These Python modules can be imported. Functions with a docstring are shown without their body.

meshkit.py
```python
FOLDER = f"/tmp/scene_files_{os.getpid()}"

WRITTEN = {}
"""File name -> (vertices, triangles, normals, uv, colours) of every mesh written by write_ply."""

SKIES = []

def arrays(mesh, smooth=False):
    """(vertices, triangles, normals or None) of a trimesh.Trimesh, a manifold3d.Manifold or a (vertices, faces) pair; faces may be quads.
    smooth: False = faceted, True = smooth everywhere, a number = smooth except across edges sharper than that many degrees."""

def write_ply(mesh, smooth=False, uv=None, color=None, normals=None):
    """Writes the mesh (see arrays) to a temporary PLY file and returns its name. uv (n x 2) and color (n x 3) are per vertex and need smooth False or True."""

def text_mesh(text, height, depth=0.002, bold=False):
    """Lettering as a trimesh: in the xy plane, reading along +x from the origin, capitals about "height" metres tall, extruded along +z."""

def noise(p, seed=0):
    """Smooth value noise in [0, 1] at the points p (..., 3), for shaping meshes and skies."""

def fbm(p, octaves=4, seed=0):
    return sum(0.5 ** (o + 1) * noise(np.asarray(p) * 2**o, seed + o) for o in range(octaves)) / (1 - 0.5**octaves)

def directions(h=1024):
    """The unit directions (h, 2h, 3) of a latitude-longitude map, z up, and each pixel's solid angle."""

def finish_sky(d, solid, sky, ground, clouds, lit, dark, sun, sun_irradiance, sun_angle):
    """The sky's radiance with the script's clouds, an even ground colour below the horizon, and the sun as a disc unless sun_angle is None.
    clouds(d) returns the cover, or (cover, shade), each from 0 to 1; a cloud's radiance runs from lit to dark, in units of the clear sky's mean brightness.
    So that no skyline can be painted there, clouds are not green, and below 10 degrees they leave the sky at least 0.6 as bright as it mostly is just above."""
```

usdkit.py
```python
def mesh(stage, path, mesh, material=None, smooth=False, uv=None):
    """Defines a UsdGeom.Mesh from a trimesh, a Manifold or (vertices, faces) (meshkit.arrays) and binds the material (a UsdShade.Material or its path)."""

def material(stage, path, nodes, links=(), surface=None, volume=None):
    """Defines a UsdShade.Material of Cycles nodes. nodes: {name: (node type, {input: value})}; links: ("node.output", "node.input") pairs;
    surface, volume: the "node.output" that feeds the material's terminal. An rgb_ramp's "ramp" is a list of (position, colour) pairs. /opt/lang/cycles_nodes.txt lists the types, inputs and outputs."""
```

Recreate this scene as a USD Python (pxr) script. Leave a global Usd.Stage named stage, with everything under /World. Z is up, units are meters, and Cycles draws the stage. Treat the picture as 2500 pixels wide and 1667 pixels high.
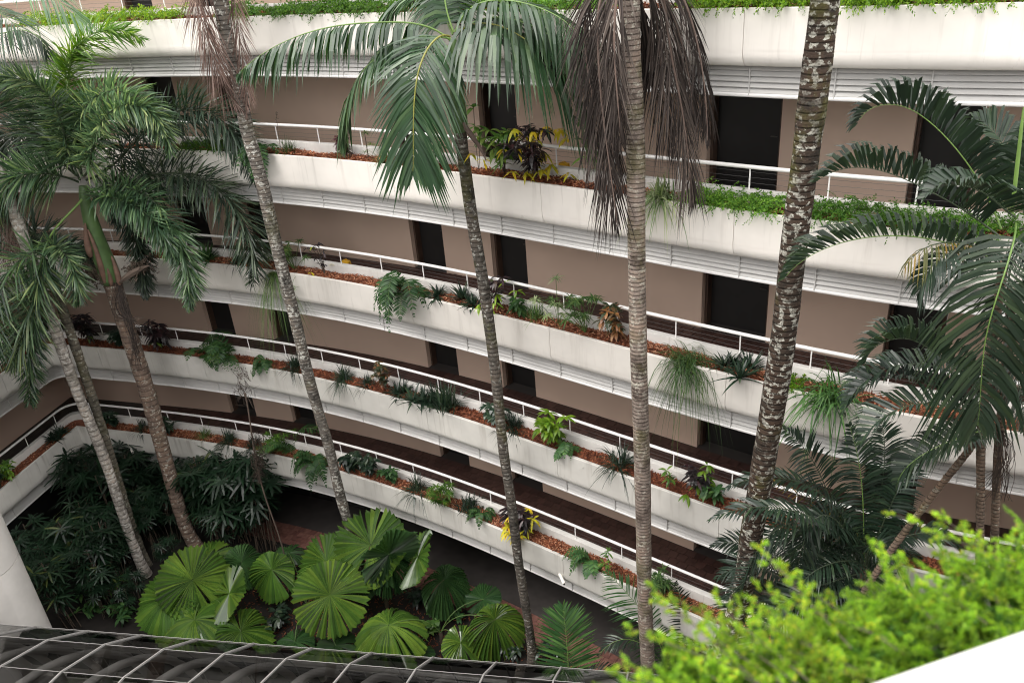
import math
import numpy as np
from scipy.interpolate import CubicSpline
import usdkit
from scipy.sparse import coo_matrix
from scipy.sparse.csgraph import connected_components
from pxr import Usd, UsdGeom, UsdLux, UsdShade, Gf, Sdf, Vt

stage = Usd.Stage.CreateInMemory()
UsdGeom.SetStageUpAxis(stage, "Z")
UsdGeom.SetStageMetersPerUnit(stage, 1.0)
UsdGeom.Xform.Define(stage, "/World")
UsdGeom.Scope.Define(stage, "/World/Looks")

# ------------------------------------------------------------------ camera, sky, sun, exposure
EXPOSURE = 2.58
SUN_EL, SUN_AZ = math.radians(58), math.radians(-108)       # azimuth: atan2(x, y) of the direction towards the sun
SUN_I, SUN_ANGLE, SKY_S = 0.12, 40.0, 0.105
F_PX, PITCH, ROLL = 1989.2, 0.46688, -0.083515
CAM = np.array([0.0, 0.0, 16.7])
_c, _s = math.cos(PITCH), math.sin(PITCH)
FWD = np.array([0, _c, -_s])
_r0 = np.array([1.0, 0, 0]); _u0 = np.cross(_r0, FWD)
RIGHT = math.cos(ROLL) * _r0 + math.sin(ROLL) * _u0
UP = -math.sin(ROLL) * _r0 + math.cos(ROLL) * _u0
cam = UsdGeom.Camera.Define(stage, "/World/camera")
cam.CreateHorizontalApertureAttr(36.0)
cam.CreateFocalLengthAttr(F_PX / 2500 * 36.0)
cam.CreateClippingRangeAttr(Gf.Vec2f(0.05, 2000))
cam.CreateFStopAttr(2.0)
cam.CreateFocusDistanceAttr(14.5)
cam.CreateExposureAttr(EXPOSURE)
M = Gf.Matrix4d(*[float(x) for x in (*RIGHT, 0, *UP, 0, *(-FWD), 0, *CAM, 1)])
cam.AddTransformOp().Set(M)

sky = UsdLux.DomeLight.Define(stage, "/World/sky")
usdkit.material(stage, "/World/Looks/sky", {
    "t": ("sky_texture", {"sky_type": "single_scattering", "sun_disc": False, "sun_elevation": SUN_EL, "sun_rotation": SUN_AZ, "aerosol_density": 3.0}),
    "tc": ("texture_coordinate", {}),
    "n": ("noise_texture", {"scale": 2.2, "detail": 5.0, "roughness": 0.6}),
    "r": ("rgb_ramp", {"ramp": [(0.25, (0.80, 0.80, 0.80)), (0.75, (1, 1, 1))]}),
    "bw": ("rgb_to_bw", {}),
    "cl": ("vector_math", {"math_type": "multiply", "vector2": (5.2, 5.1, 4.95)}),
    "sz": ("separate_xyz", {}), "gr": ("map_range", {"from_min": 0.0, "from_max": 1.0, "to_min": 0.42, "to_max": 1.26, "clamp": True}), "cg": ("vector_math", {"math_type": "scale"}),
    "mx": ("mix", {"mix_type": "mix", "fac": 0.93}),
    "b": ("background_shader", {"strength": SKY_S})},
    [("tc.generated", "n.vector"), ("n.fac", "r.fac"), ("r.color", "cl.vector1"), ("t.color", "mx.color1"), ("cl.vector", "cg.vector1"), ("tc.generated", "sz.vector"), ("sz.z", "gr.value"), ("gr.result", "cg.scale"), ("cg.vector", "mx.color2"), ("mx.color", "b.color")],
    surface="b.background")
UsdShade.MaterialBindingAPI.Apply(sky.GetPrim()).Bind(UsdShade.Material.Get(stage, "/World/Looks/sky"))
sky.GetPrim().SetCustomDataByKey("kind", "structure")
sun = UsdLux.DistantLight.Define(stage, "/World/sun")
sun.CreateNormalizeAttr(True) if hasattr(sun, "CreateNormalizeAttr") else None
sun.CreateIntensityAttr(SUN_I)
sun.CreateAngleAttr(SUN_ANGLE)
sun.CreateColorAttr(Gf.Vec3f(1.0, 0.97, 0.93))
sun.AddRotateZOp().Set(-math.degrees(SUN_AZ))
sun.AddRotateXOp().Set(-(90 - math.degrees(SUN_EL)))

# ------------------------------------------------------------------ helpers
ZTOP = 15.452          # top of the uppermost planter parapet
H = 3.0
def lev(k):            # top of parapet number k (1 = uppermost)
    return ZTOP - (k - 1) * H
def ray(u, v):
    d = FWD + (u - 1250) / F_PX * RIGHT - (v - 833.5) / F_PX * UP
    return d
def at(u, v, Y):       # the point of the sight line that lies Y metres ahead
    d = ray(u, v); return CAM + d * (Y / d[1])
def gp(u, v, z):       # the point of the sight line at height z
    d = ray(u, v); return CAM + d * ((z - CAM[2]) / d[2])
def proj(X):
    d = np.atleast_2d(X) - CAM; w = d @ FWD
    return np.stack([1250 + F_PX * (d @ RIGHT) / w, 833.5 - F_PX * (d @ UP) / w], 1)
def nz(v):
    v = np.asarray(v, float); return v / (np.linalg.norm(v, axis=-1, keepdims=True) + 1e-12)
USED = {}
def numbered(parent, name):
    k = (parent, name); n = USED.get(k, 0); USED[k] = n + 1
    return f"{parent}/{name}" if n == 0 else f"{parent}/{name}_{n:03d}"
def setd(prim, label=None, cat=None, group=None, kind=None):
    for k, v in (("label", label), ("category", cat), ("group", group), ("kind", kind)):
        if v: prim.SetCustomDataByKey(k, v)
RND, SEEDN = set(), [0]
def put(p, m, mat, smooth):
    """The mesh; materials that vary from leaf to leaf get a primvar "rnd", one random number for each loose piece."""
    g = usdkit.mesh(stage, p, m, MAT[mat], smooth=False if mat in RND else smooth)
    if mat in RND:
        n = len(m[0]); f = m[1]; SEEDN[0] += 1; rng = np.random.default_rng(SEEDN[0])
        e = np.vstack([f[:, [i, i + 1]] for i in range(f.shape[1] - 1)])
        k, lab = connected_components(coo_matrix((np.ones(len(e)), (e[:, 0], e[:, 1])), shape=(n, n)), directed=False)
        q = np.clip(rng.random(k) * 0.85 + (rng.random() - 0.5) * 0.35 + 0.075, 0, 1)[lab]
        UsdGeom.PrimvarsAPI(g).CreatePrimvar("rnd", Sdf.ValueTypeNames.FloatArray, "vertex").Set(Vt.FloatArray.FromNumpy(q.astype(np.float32)))
class Thing:
    def __init__(self, name, label=None, cat=None, base=(0, 0, 0), group=None, kind=None):
        self.path = numbered("/World", name); self.base = np.asarray(base, float)
        x = UsdGeom.Xform.Define(stage, self.path)
        x.AddTranslateOp().Set(Gf.Vec3d(*map(float, base)))
        x.AddRotateZOp().Set(0.0); x.AddScaleOp().Set(Gf.Vec3f(1, 1, 1))
        self.prim = x.GetPrim(); setd(self.prim, label, cat, group, kind)
    def part(self, name, m, mat, smooth=False, parent=None, label=None, kind=None):
        v, f = np.asarray(m[0], float), np.asarray(m[1])
        p = numbered(parent or self.path, name)
        put(p, (v - self.base, f), mat, smooth)
        setd(stage.GetPrimAtPath(p), label, kind=kind)
        return p
def single(name, m, mat, label=None, cat=None, smooth=False, kind=None, group=None):
    p = numbered("/World", name)
    put(p, (np.asarray(m[0], float), np.asarray(m[1])), mat, smooth)
    setd(stage.GetPrimAtPath(p), label, cat, group, kind)
    return p
def copy(src, label, loc, rz=0.0, sc=1.0, group=None):
    name = src.path.rsplit("/", 1)[1]
    p = numbered("/World", name)
    x = UsdGeom.Xform.Define(stage, p)
    x.GetPrim().GetReferences().AddInternalReference(src.path)
    x.GetPrim().SetInstanceable(True)
    x.GetPrim().CreateAttribute("xformOp:translate", Sdf.ValueTypeNames.Double3).Set(Gf.Vec3d(*map(float, loc)))
    x.GetPrim().CreateAttribute("xformOp:rotateZ", Sdf.ValueTypeNames.Float).Set(float(rz))
    x.GetPrim().CreateAttribute("xformOp:scale", Sdf.ValueTypeNames.Float3).Set(Gf.Vec3f(sc, sc, sc))
    setd(x.GetPrim(), label, group=group)
    return x.GetPrim()
def join(ms):
    vs, fs, n = [], [], 0
    for v, f in ms:
        f = np.asarray(f)
        if f.shape[1] == 4: f = np.vstack([f[:, [0, 1, 2]], f[:, [0, 2, 3]]])
        vs.append(np.asarray(v, float)); fs.append(f + n); n += len(v)
    return np.vstack(vs), np.vstack(fs)
BOXF = np.array([[0, 3, 2, 1], [4, 5, 6, 7], [0, 1, 5, 4], [1, 2, 6, 5], [2, 3, 7, 6], [3, 0, 4, 7]])
def hexa(a, b):        # two quads (4 points each), a below b
    return np.vstack([a, b]), BOXF
def box(c, sx, sy, sz, ax=(1, 0, 0), ay=(0, 1, 0), az=(0, 0, 1)):
    c, ax, ay, az = map(lambda q: np.asarray(q, float), (c, ax, ay, az))
    q = [(-1, -1), (1, -1), (1, 1), (-1, 1)]
    return hexa([c + ax * sx * i / 2 + ay * sy * j / 2 - az * sz / 2 for i, j in q], [c + ax * sx * i / 2 + ay * sy * j / 2 + az * sz / 2 for i, j in q])
def tube(pts, r, sides=8, caps=True):
    p = np.asarray(pts, float); n = len(p); r = np.broadcast_to(r, (n,)).astype(float)
    t = nz(np.gradient(p, axis=0))
    a = np.cross(t, [0, 0, 1.0]); bad = np.linalg.norm(a, axis=1) < 0.15
    if bad.any(): a = np.cross(t, [0.0, 1.0, 0.1])
    a = nz(a); b = np.cross(t, a); ang = np.arange(sides) * 2 * np.pi / sides
    v = p[:, None] + r[:, None, None] * (np.cos(ang)[None, :, None] * a[:, None] + np.sin(ang)[None, :, None] * b[:, None])
    i, j = np.meshgrid(np.arange(n - 1), np.arange(sides), indexing="ij")
    q = np.stack([i * sides + j, i * sides + (j + 1) % sides, (i + 1) * sides + (j + 1) % sides, (i + 1) * sides + j], -1).reshape(-1, 4)
    f = np.vstack([q[:, [0, 1, 2]], q[:, [0, 2, 3]]]); v = v.reshape(-1, 3)
    if caps:
        k = len(v); v = np.vstack([v, p[0], p[-1]]); e = (n - 1) * sides; jj = np.arange(sides)
        f = np.vstack([f, np.stack([np.full(sides, k), (jj + 1) % sides, jj], 1), np.stack([np.full(sides, k + 1), e + jj, e + (jj + 1) % sides], 1)])
    return v, f
def spline(pts, n, t0=0.0, t1=1.0):
    p = np.asarray(pts, float); s = np.concatenate([[0], np.cumsum(np.linalg.norm(np.diff(p, axis=0), axis=1))]); s /= s[-1]
    if len(p) == 2: return p[0] + (p[1] - p[0]) * np.linspace(t0, t1, n)[:, None]
    return CubicSpline(s, p)(np.linspace(t0, t1, n))

# ------------------------------------------------------------------ materials
MAT = {}
def mk(name, nodes, links, surface="p.BSDF"):
    MAT[name] = usdkit.material(stage, "/World/Looks/" + name, nodes, links, surface=surface)
def plain(name, col, rough=0.6, var=0.12, scale=3.0, bump=0.0, spec=0.5, metal=0.0):
    c = np.array(col)
    nodes = {"g": ("geometry", {}), "n": ("noise_texture", {"scale": scale, "detail": 6.0, "roughness": 0.65}),
             "r": ("rgb_ramp", {"ramp": [(0.25, c * (1 - var)), (0.75, np.minimum(c * (1 + var), 1))]}),
             "p": ("principled_bsdf", {"roughness": rough, "specular_ior_level": spec, "metallic": metal})}
    links = [("g.position", "n.vector"), ("n.fac", "r.fac"), ("r.color", "p.base_color")]
    if bump:
        nodes["b"] = ("bump", {"strength": bump, "distance": 0.01}); nodes["n2"] = ("noise_texture", {"scale": scale * 14, "detail": 4.0})
        links += [("g.position", "n2.vector"), ("n2.fac", "b.height"), ("b.normal", "p.normal")]
    mk(name, nodes, links)
def painted(name, col, streak, mott=0.06):
    # painted concrete: faint mottling, and grimy runs that start at the parapet's rim (every 3 m)
    c = np.array(col)
    nodes = {"g": ("geometry", {}), "sx": ("separate_xyz", {}),
             "m1": ("mapping", {"scale": (3.2, 3.2, 0.3)}), "n1": ("noise_texture", {"scale": 1.6, "detail": 5.0, "roughness": 0.6}),
             "n2": ("noise_texture", {"scale": 1.3, "detail": 6.0, "roughness": 0.6}),
             "n3": ("noise_texture", {"scale": 60.0, "detail": 3.0}),
             "h": ("math", {"math_type": "add", "value2": 29.545}), "hm": ("math", {"math_type": "modulo", "value2": 3.0}),
             "hr": ("map_range", {"from_min": 2.3, "from_max": 3.0, "to_min": 0.25, "to_max": 1.0, "clamp": True}),
             "sr": ("rgb_ramp", {"ramp": [(0.54, (0, 0, 0)), (0.78, (1, 1, 1))]}),
             "mul": ("math", {"math_type": "multiply"}), "amt": ("math", {"math_type": "multiply", "value2": streak}),
             "m7": ("mapping", {"scale": (11.0, 11.0, 0.55)}), "n7": ("noise_texture", {"scale": 1.0, "detail": 4.0, "roughness": 0.6}), "s7": ("rgb_ramp", {"ramp": [(0.62, (0, 0, 0)), (0.74, (1, 1, 1))]}), "a7": ("math", {"math_type": "multiply", "value2": streak * 0.5}), "x7": ("math", {"math_type": "maximum"}),
             "cr": ("rgb_ramp", {"ramp": [(0.3, c * (1 - mott)), (0.7, np.minimum(c * (1 + mott), 1))]}),
             "mx": ("mix", {"color2": (0.20, 0.165, 0.125)}),
             "b": ("bump", {"strength": 0.12, "distance": 0.01}),
             "p": ("principled_bsdf", {"roughness": 0.6, "specular_ior_level": 0.35})}
    mk(name, nodes, [("g.position", "m1.vector"), ("m1.vector", "n1.vector"), ("g.position", "n2.vector"), ("g.position", "n3.vector"), ("g.position", "sx.vector"),
                     ("sx.z", "h.value1"), ("h.value", "hm.value1"), ("hm.value", "hr.value"), ("n1.fac", "sr.fac"), ("sr.color", "mul.value1"), ("hr.result", "mul.value2"),
                     ("mul.value", "amt.value1"), ("n2.fac", "cr.fac"), ("cr.color", "mx.color1"), ("g.position", "m7.vector"), ("m7.vector", "n7.vector"), ("n7.fac", "s7.fac"), ("s7.color", "a7.value1"), ("a7.value", "x7.value1"), ("amt.value", "x7.value2"), ("x7.value", "mx.fac"), ("mx.color", "p.base_color"),
                     ("n3.fac", "b.height"), ("b.normal", "p.normal")])
def leaf(name, ramp, rough=0.45, trans=0.22, spec=0.4, tint=(1.25, 1.35, 0.55), ns=1.7, lo=0.72):
    # ramp over the leaflets' own random number; large soft noise on top
    RND.add(name)
    nodes = {"g": ("geometry", {}), "at": ("attribute", {"attribute": "rnd"}), "r": ("rgb_ramp", {"ramp": ramp}), "n": ("noise_texture", {"scale": ns, "detail": 3.0}),
             "nr": ("map_range", {"from_min": 0.3, "from_max": 0.7, "to_min": lo, "to_max": 2 - lo, "clamp": True}),
             "o": ("object_info", {}), "om": ("map_range", {"from_min": 0.0, "from_max": 1.0, "to_min": 0.75, "to_max": 1.25}), "on": ("math", {"math_type": "multiply"}),
             "m": ("vector_math", {"math_type": "scale"}), "t": ("vector_math", {"math_type": "multiply", "vector2": tint}),
             "tr": ("translucent_bsdf", {}), "x": ("mix_closure", {"fac": trans}),
             "p": ("principled_bsdf", {"roughness": rough, "specular_ior_level": spec})}
    mk(name, nodes, [("at.fac", "r.fac"), ("g.position", "n.vector"), ("n.fac", "nr.value"), ("r.color", "m.vector1"), ("o.random", "om.value"), ("om.result", "on.value1"), ("nr.result", "on.value2"), ("on.value", "m.scale"),
                     ("m.vector", "p.base_color"), ("m.vector", "t.vector1"), ("t.vector", "tr.color"), ("p.BSDF", "x.closure1"), ("tr.BSDF", "x.closure2")], surface="x.closure")
def bark(name, base, dark, lichen, moss=0.0, spacing=0.1, licamt=0.5, red=0.0):
    nodes = {"g": ("geometry", {}), "mp": ("mapping", {"scale": (1.0, 1.0, 1.0)}),
             "w": ("wave_texture", {"wave_type": "bands", "bands_direction": "z", "profile": "saw", "scale": 0.314 / spacing, "distortion": 0.8, "detail": 2.0, "detail_scale": 0.8}),
             "wr": ("rgb_ramp", {"ramp": [(0.0, (1, 1, 1)), (0.10, (0.8, 0.8, 0.8)), (0.24, (0, 0, 0)), (0.9, (0.05, 0.05, 0.05)), (1, (1, 1, 1))]}),
             "wm": ("math", {"math_type": "multiply", "value2": 0.5}),
             "n1": ("noise_texture", {"scale": 2.6, "detail": 8.0, "roughness": 0.74}),
             "c1": ("rgb_ramp", {"ramp": [(0.34, dark), (0.5, base), (0.66, np.array(base) * (1.25, 1.15, 1.05))]}),
             "m1": ("mix", {"color2": np.array(dark) * 0.7}),
             "mp2": ("mapping", {"scale": (1.0, 1.0, 1.25)}),
             "n2": ("noise_texture", {"scale": 11.0, "detail": 4.0, "roughness": 0.55, "distortion": 0.1}),
             "l": ("rgb_ramp", {"ramp": [(0.64 - 0.22 * licamt, (0, 0, 0)), (0.68 - 0.22 * licamt, (1, 1, 1))]}),
             "n4": ("noise_texture", {"scale": 40.0, "detail": 3.0}),
             "l4": ("rgb_ramp", {"ramp": [(0.36, (0.25, 0.25, 0.25)), (0.55, (1, 1, 1))]}), "lm": ("math", {"math_type": "multiply"}), "n6": ("noise_texture", {"scale": 1.3, "detail": 4.0, "roughness": 0.7}), "l6": ("rgb_ramp", {"ramp": [(0.38, (0.08, 0.08, 0.08)), (0.58, (1, 1, 1))]}), "lk": ("math", {"math_type": "multiply"}),
             "m2": ("mix", {"color2": lichen}),
             "n3": ("noise_texture", {"scale": 1.1, "detail": 6.0, "roughness": 0.7}),
             "ms": ("rgb_ramp", {"ramp": [(0.60 - 0.25 * moss, (0, 0, 0)), (0.70 - 0.25 * moss, (1, 1, 1))]}),
             "mm": ("math", {"math_type": "multiply", "value2": min(1, moss * 1.6)}),
             "m3": ("mix", {"color2": (0.075, 0.075, 0.012)}),
             "b": ("bump", {"strength": 0.7, "distance": 0.02}), "bh": ("math", {"math_type": "subtract"}),
             "p": ("principled_bsdf", {"roughness": 0.85, "specular_ior_level": 0.2})}
    mk(name, nodes, [("g.position", "w.vector"), ("w.fac", "wr.fac"), ("wr.color", "wm.value1"), ("g.position", "n1.vector"), ("n1.fac", "c1.fac"), ("c1.color", "m1.color1"), ("wm.value", "m1.fac"),
                     ("g.position", "mp2.vector"), ("mp2.vector", "n2.vector"), ("n2.fac", "l.fac"), ("g.position", "n4.vector"), ("n4.fac", "l4.fac"), ("l.color", "lm.value1"), ("l4.color", "lm.value2"),
                     ("g.position", "n6.vector"), ("n6.fac", "l6.fac"), ("lm.value", "lk.value1"), ("l6.color", "lk.value2"), ("m1.color", "m2.color1"), ("lk.value", "m2.fac"), ("g.position", "n3.vector"), ("n3.fac", "ms.fac"), ("ms.color", "mm.value1"), ("m2.color", "m3.color1"), ("mm.value", "m3.fac"),
                     ("m3.color", "p.base_color"), ("n4.fac", "bh.value1"), ("wr.color", "bh.value2"), ("bh.value", "b.height"), ("b.normal", "p.normal")])

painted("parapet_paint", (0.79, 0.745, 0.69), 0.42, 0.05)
painted("half_shaded_parapet_paint", (0.62, 0.585, 0.54), 0.5, 0.07)
painted("shaded_parapet_paint", (0.56, 0.54, 0.50), 0.65, 0.10)
plain("coping_paint", (0.56, 0.545, 0.52), 0.6, 0.09, 7.0, 0.3)
plain("louver_paint", (0.56, 0.545, 0.525), 0.5, 0.05)
plain("rail_paint", (0.82, 0.80, 0.78), 0.35, 0.03)
painted("kerb_concrete", (0.62, 0.60, 0.57), 0.6, 0.15)
plain("corridor_wall_paint", (0.70, 0.515, 0.405), 0.7, 0.04, 0.8)
plain("ceiling_paint", (0.5, 0.47, 0.45), 0.8, 0.04)
plain("low_bounce_render", (0.36, 0.34, 0.31), 0.8, 0.15)  # parapets of the unseen near wing, darkened to bounce less light
plain("shade_painted_wall", (0.03, 0.029, 0.028), 0.25, 0.1)  # ground-floor wall: the shade under the overhang is put into the colour
plain("shade_painted_paving", (0.045, 0.038, 0.035), 0.7, 0.3)  # inner paving: light falloff under the building painted as a near-black floor
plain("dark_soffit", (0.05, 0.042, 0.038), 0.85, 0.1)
plain("door_wood", (0.018, 0.016, 0.015), 0.5, 0.2)
plain("door_frame_wood", (0.075, 0.042, 0.028), 0.5, 0.3, 2.0)
plain("door_steel", (0.10, 0.09, 0.08), 0.4, 0.05, metal=0.6)
plain("cable_steel", (0.05, 0.048, 0.045), 0.5, 0.05)
plain("concrete_column", (0.56, 0.53, 0.50), 0.75, 0.10, 1.5, 0.25)
plain("dark_soil", (0.013, 0.010, 0.008), 0.95, 0.5, 4.0, 0.5)
plain("black_soil", (0.15, 0.05, 0.025), 0.95, 0.6, 6.0, 0.5)
plain("floor_joint", (0.03, 0.02, 0.018), 0.9, 0.3)
plain("roof_paint", (0.55, 0.53, 0.5), 0.8, 0.1)
plain("grey_lip", (0.17, 0.16, 0.165), 0.8, 0.15)
plain("white_plastic", (0.78, 0.75, 0.70), 0.4, 0.05)
plain("yellow_plastic", (0.62, 0.34, 0.02), 0.4, 0.1)
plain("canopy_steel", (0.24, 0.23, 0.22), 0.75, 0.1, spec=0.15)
plain("canopy_beam", (0.66, 0.63, 0.60), 0.6, 0.08)
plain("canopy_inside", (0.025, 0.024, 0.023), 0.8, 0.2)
plain("stone_gutter", (0.7, 0.68, 0.65), 0.6, 0.05)
for nm, cs in (("tile", [(0.042, 0.019, 0.015), (0.07, 0.033, 0.026)]), ("brick", [(0.13, 0.053, 0.042), (0.21, 0.098, 0.076)])):
    RND.add(nm)
    mk(nm, {"g": ("geometry", {}), "at": ("attribute", {"attribute": "rnd"}), "o": ("object_info", {}), "a": ("math", {"math_type": "add"}), "f": ("math", {"math_type": "fraction"}), "r": ("rgb_ramp", {"ramp": [(0, cs[0]), (1, cs[1])]}),
            "n": ("noise_texture", {"scale": 9.0, "detail": 5.0}), "mr": ("map_range", {"from_min": 0.3, "from_max": 0.7, "to_min": 0.75, "to_max": 1.2}), "m": ("vector_math", {"math_type": "scale"}),
            "p": ("principled_bsdf", {"roughness": 0.6})},
       [("at.fac", "a.value1"), ("o.random", "a.value2"), ("a.value", "f.value1"), ("f.value", "r.fac"), ("g.position", "n.vector"), ("n.fac", "mr.value"), ("r.color", "m.vector1"), ("mr.result", "m.scale"), ("m.vector", "p.base_color")])
leaf("bark_chips", [(0, (0.05, 0.014, 0.008)), (0.5, (0.16, 0.048, 0.023)), (0.85, (0.30, 0.11, 0.055)), (1, (0.44, 0.23, 0.14))], 0.8, 0.02, 0.2)
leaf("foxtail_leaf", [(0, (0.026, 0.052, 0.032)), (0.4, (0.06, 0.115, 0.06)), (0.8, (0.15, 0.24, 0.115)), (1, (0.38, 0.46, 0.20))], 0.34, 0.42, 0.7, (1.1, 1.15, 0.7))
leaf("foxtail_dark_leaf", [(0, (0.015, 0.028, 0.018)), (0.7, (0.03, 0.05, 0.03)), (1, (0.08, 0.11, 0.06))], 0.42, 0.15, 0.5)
leaf("foxtail_young_leaf", [(0, (0.05, 0.12, 0.012)), (0.5, (0.09, 0.19, 0.018)), (1, (0.26, 0.36, 0.04))], 0.4, 0.3, 0.4)
leaf("broad_palm_leaf", [(0, (0.016, 0.040, 0.017)), (0.6, (0.030, 0.065, 0.028)), (1, (0.085, 0.135, 0.06))], 0.36, 0.2, 0.55)
leaf("pale_palm_leaf", [(0, (0.05, 0.10, 0.06)), (1, (0.14, 0.21, 0.12))], 0.4, 0.3, 0.5)
leaf("bronze_palm_leaf", [(0, (0.007, 0.014, 0.008)), (0.6, (0.012, 0.024, 0.012)), (1, (0.03, 0.048, 0.022))], 0.42, 0.10, 0.4)
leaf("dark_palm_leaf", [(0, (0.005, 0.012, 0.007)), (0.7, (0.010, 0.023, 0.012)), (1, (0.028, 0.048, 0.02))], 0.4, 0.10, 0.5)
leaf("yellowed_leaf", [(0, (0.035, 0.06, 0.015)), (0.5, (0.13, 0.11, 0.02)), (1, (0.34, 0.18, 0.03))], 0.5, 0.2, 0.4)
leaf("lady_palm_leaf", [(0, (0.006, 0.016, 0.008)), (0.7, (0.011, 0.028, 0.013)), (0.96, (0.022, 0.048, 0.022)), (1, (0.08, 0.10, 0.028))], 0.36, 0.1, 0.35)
leaf("fan_leaf", [(0, (0.018, 0.045, 0.007)), (0.5, (0.040, 0.085, 0.012)), (1, (0.095, 0.15, 0.02))], 0.27, 0.12, 0.85)
leaf("fan_dark_leaf", [(0, (0.012, 0.035, 0.011)), (1, (0.032, 0.072, 0.02))], 0.32, 0.2, 0.6)
leaf("dead_frond", [(0, (0.018, 0.014, 0.012)), (0.6, (0.045, 0.035, 0.031)), (1, (0.13, 0.105, 0.09))], 0.8, 0.08, 0.2, (1.2, 1, .9))
leaf("pink_dead_frond", [(0, (0.08, 0.05, 0.04)), (0.6, (0.18, 0.12, 0.10)), (1, (0.34, 0.27, 0.24))], 0.8, 0.15, 0.2, (1.2, 1, .9))
leaf("fern_hedge", [(0, (0.03, 0.085, 0.012)), (0.6, (0.065, 0.15, 0.02)), (1, (0.15, 0.27, 0.035))], 0.5, 0.35, 0.3)
leaf("bright_hedge", [(0, (0.06, 0.15, 0.012)), (0.5, (0.15, 0.28, 0.018)), (0.9, (0.28, 0.41, 0.03)), (1, (0.42, 0.38, 0.035))], 0.5, 0.45, 0.3, ns=14.0, lo=0.45)
leaf("fern_leaf", [(0, (0.02, 0.06, 0.02)), (0.6, (0.04, 0.10, 0.03)), (1, (0.085, 0.17, 0.045))], 0.5, 0.3, 0.35)
leaf("light_leaf", [(0, (0.045, 0.11, 0.022)), (0.6, (0.08, 0.17, 0.03)), (1, (0.18, 0.26, 0.05))], 0.4, 0.3, 0.45)
leaf("lime_leaf", [(0, (0.10, 0.21, 0.015)), (1, (0.24, 0.36, 0.035))], 0.35, 0.3, 0.45)
leaf("yellow_leaf", [(0, (0.33, 0.37, 0.03)), (0.6, (0.56, 0.48, 0.03)), (1, (0.60, 0.38, 0.03))], 0.4, 0.3, 0.4)
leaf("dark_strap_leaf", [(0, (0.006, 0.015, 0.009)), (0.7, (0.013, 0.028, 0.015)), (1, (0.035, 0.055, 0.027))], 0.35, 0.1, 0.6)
leaf("purple_leaf", [(0, (0.007, 0.006, 0.007)), (0.6, (0.018, 0.013, 0.014)), (0.9, (0.05, 0.018, 0.022)), (1, (0.03, 0.05, 0.02))], 0.35, 0.1, 0.6, (1.2, 1, 1))
leaf("red_leaf", [(0, (0.02, 0.008, 0.010)), (0.7, (0.07, 0.018, 0.025)), (1, (0.14, 0.035, 0.035))], 0.4, 0.15, 0.5, (1.2, 1, 1))
leaf("orange_leaf", [(0, (0.04, 0.03, 0.018)), (0.5, (0.022, 0.036, 0.015)), (0.8, (0.15, 0.065, 0.03)), (1, (0.28, 0.13, 0.045))], 0.4, 0.15, 0.5)
leaf("grass_leaf", [(0, (0.03, 0.07, 0.02)), (0.6, (0.065, 0.125, 0.035)), (1, (0.16, 0.20, 0.06))], 0.5, 0.25, 0.35)
leaf("variegated_leaf", [(0, (0.07, 0.13, 0.05)), (0.5, (0.15, 0.22, 0.09)), (1, (0.34, 0.38, 0.22))], 0.45, 0.25, 0.4)
leaf("dry_root", [(0, (0.03, 0.022, 0.018)), (1, (0.10, 0.075, 0.06))], 0.9, 0.03, 0.2)
plain("stem_green", (0.07, 0.12, 0.03), 0.5, 0.3, 8.0)
plain("stem_brown", (0.07, 0.05, 0.035), 0.7, 0.3, 8.0)
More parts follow.
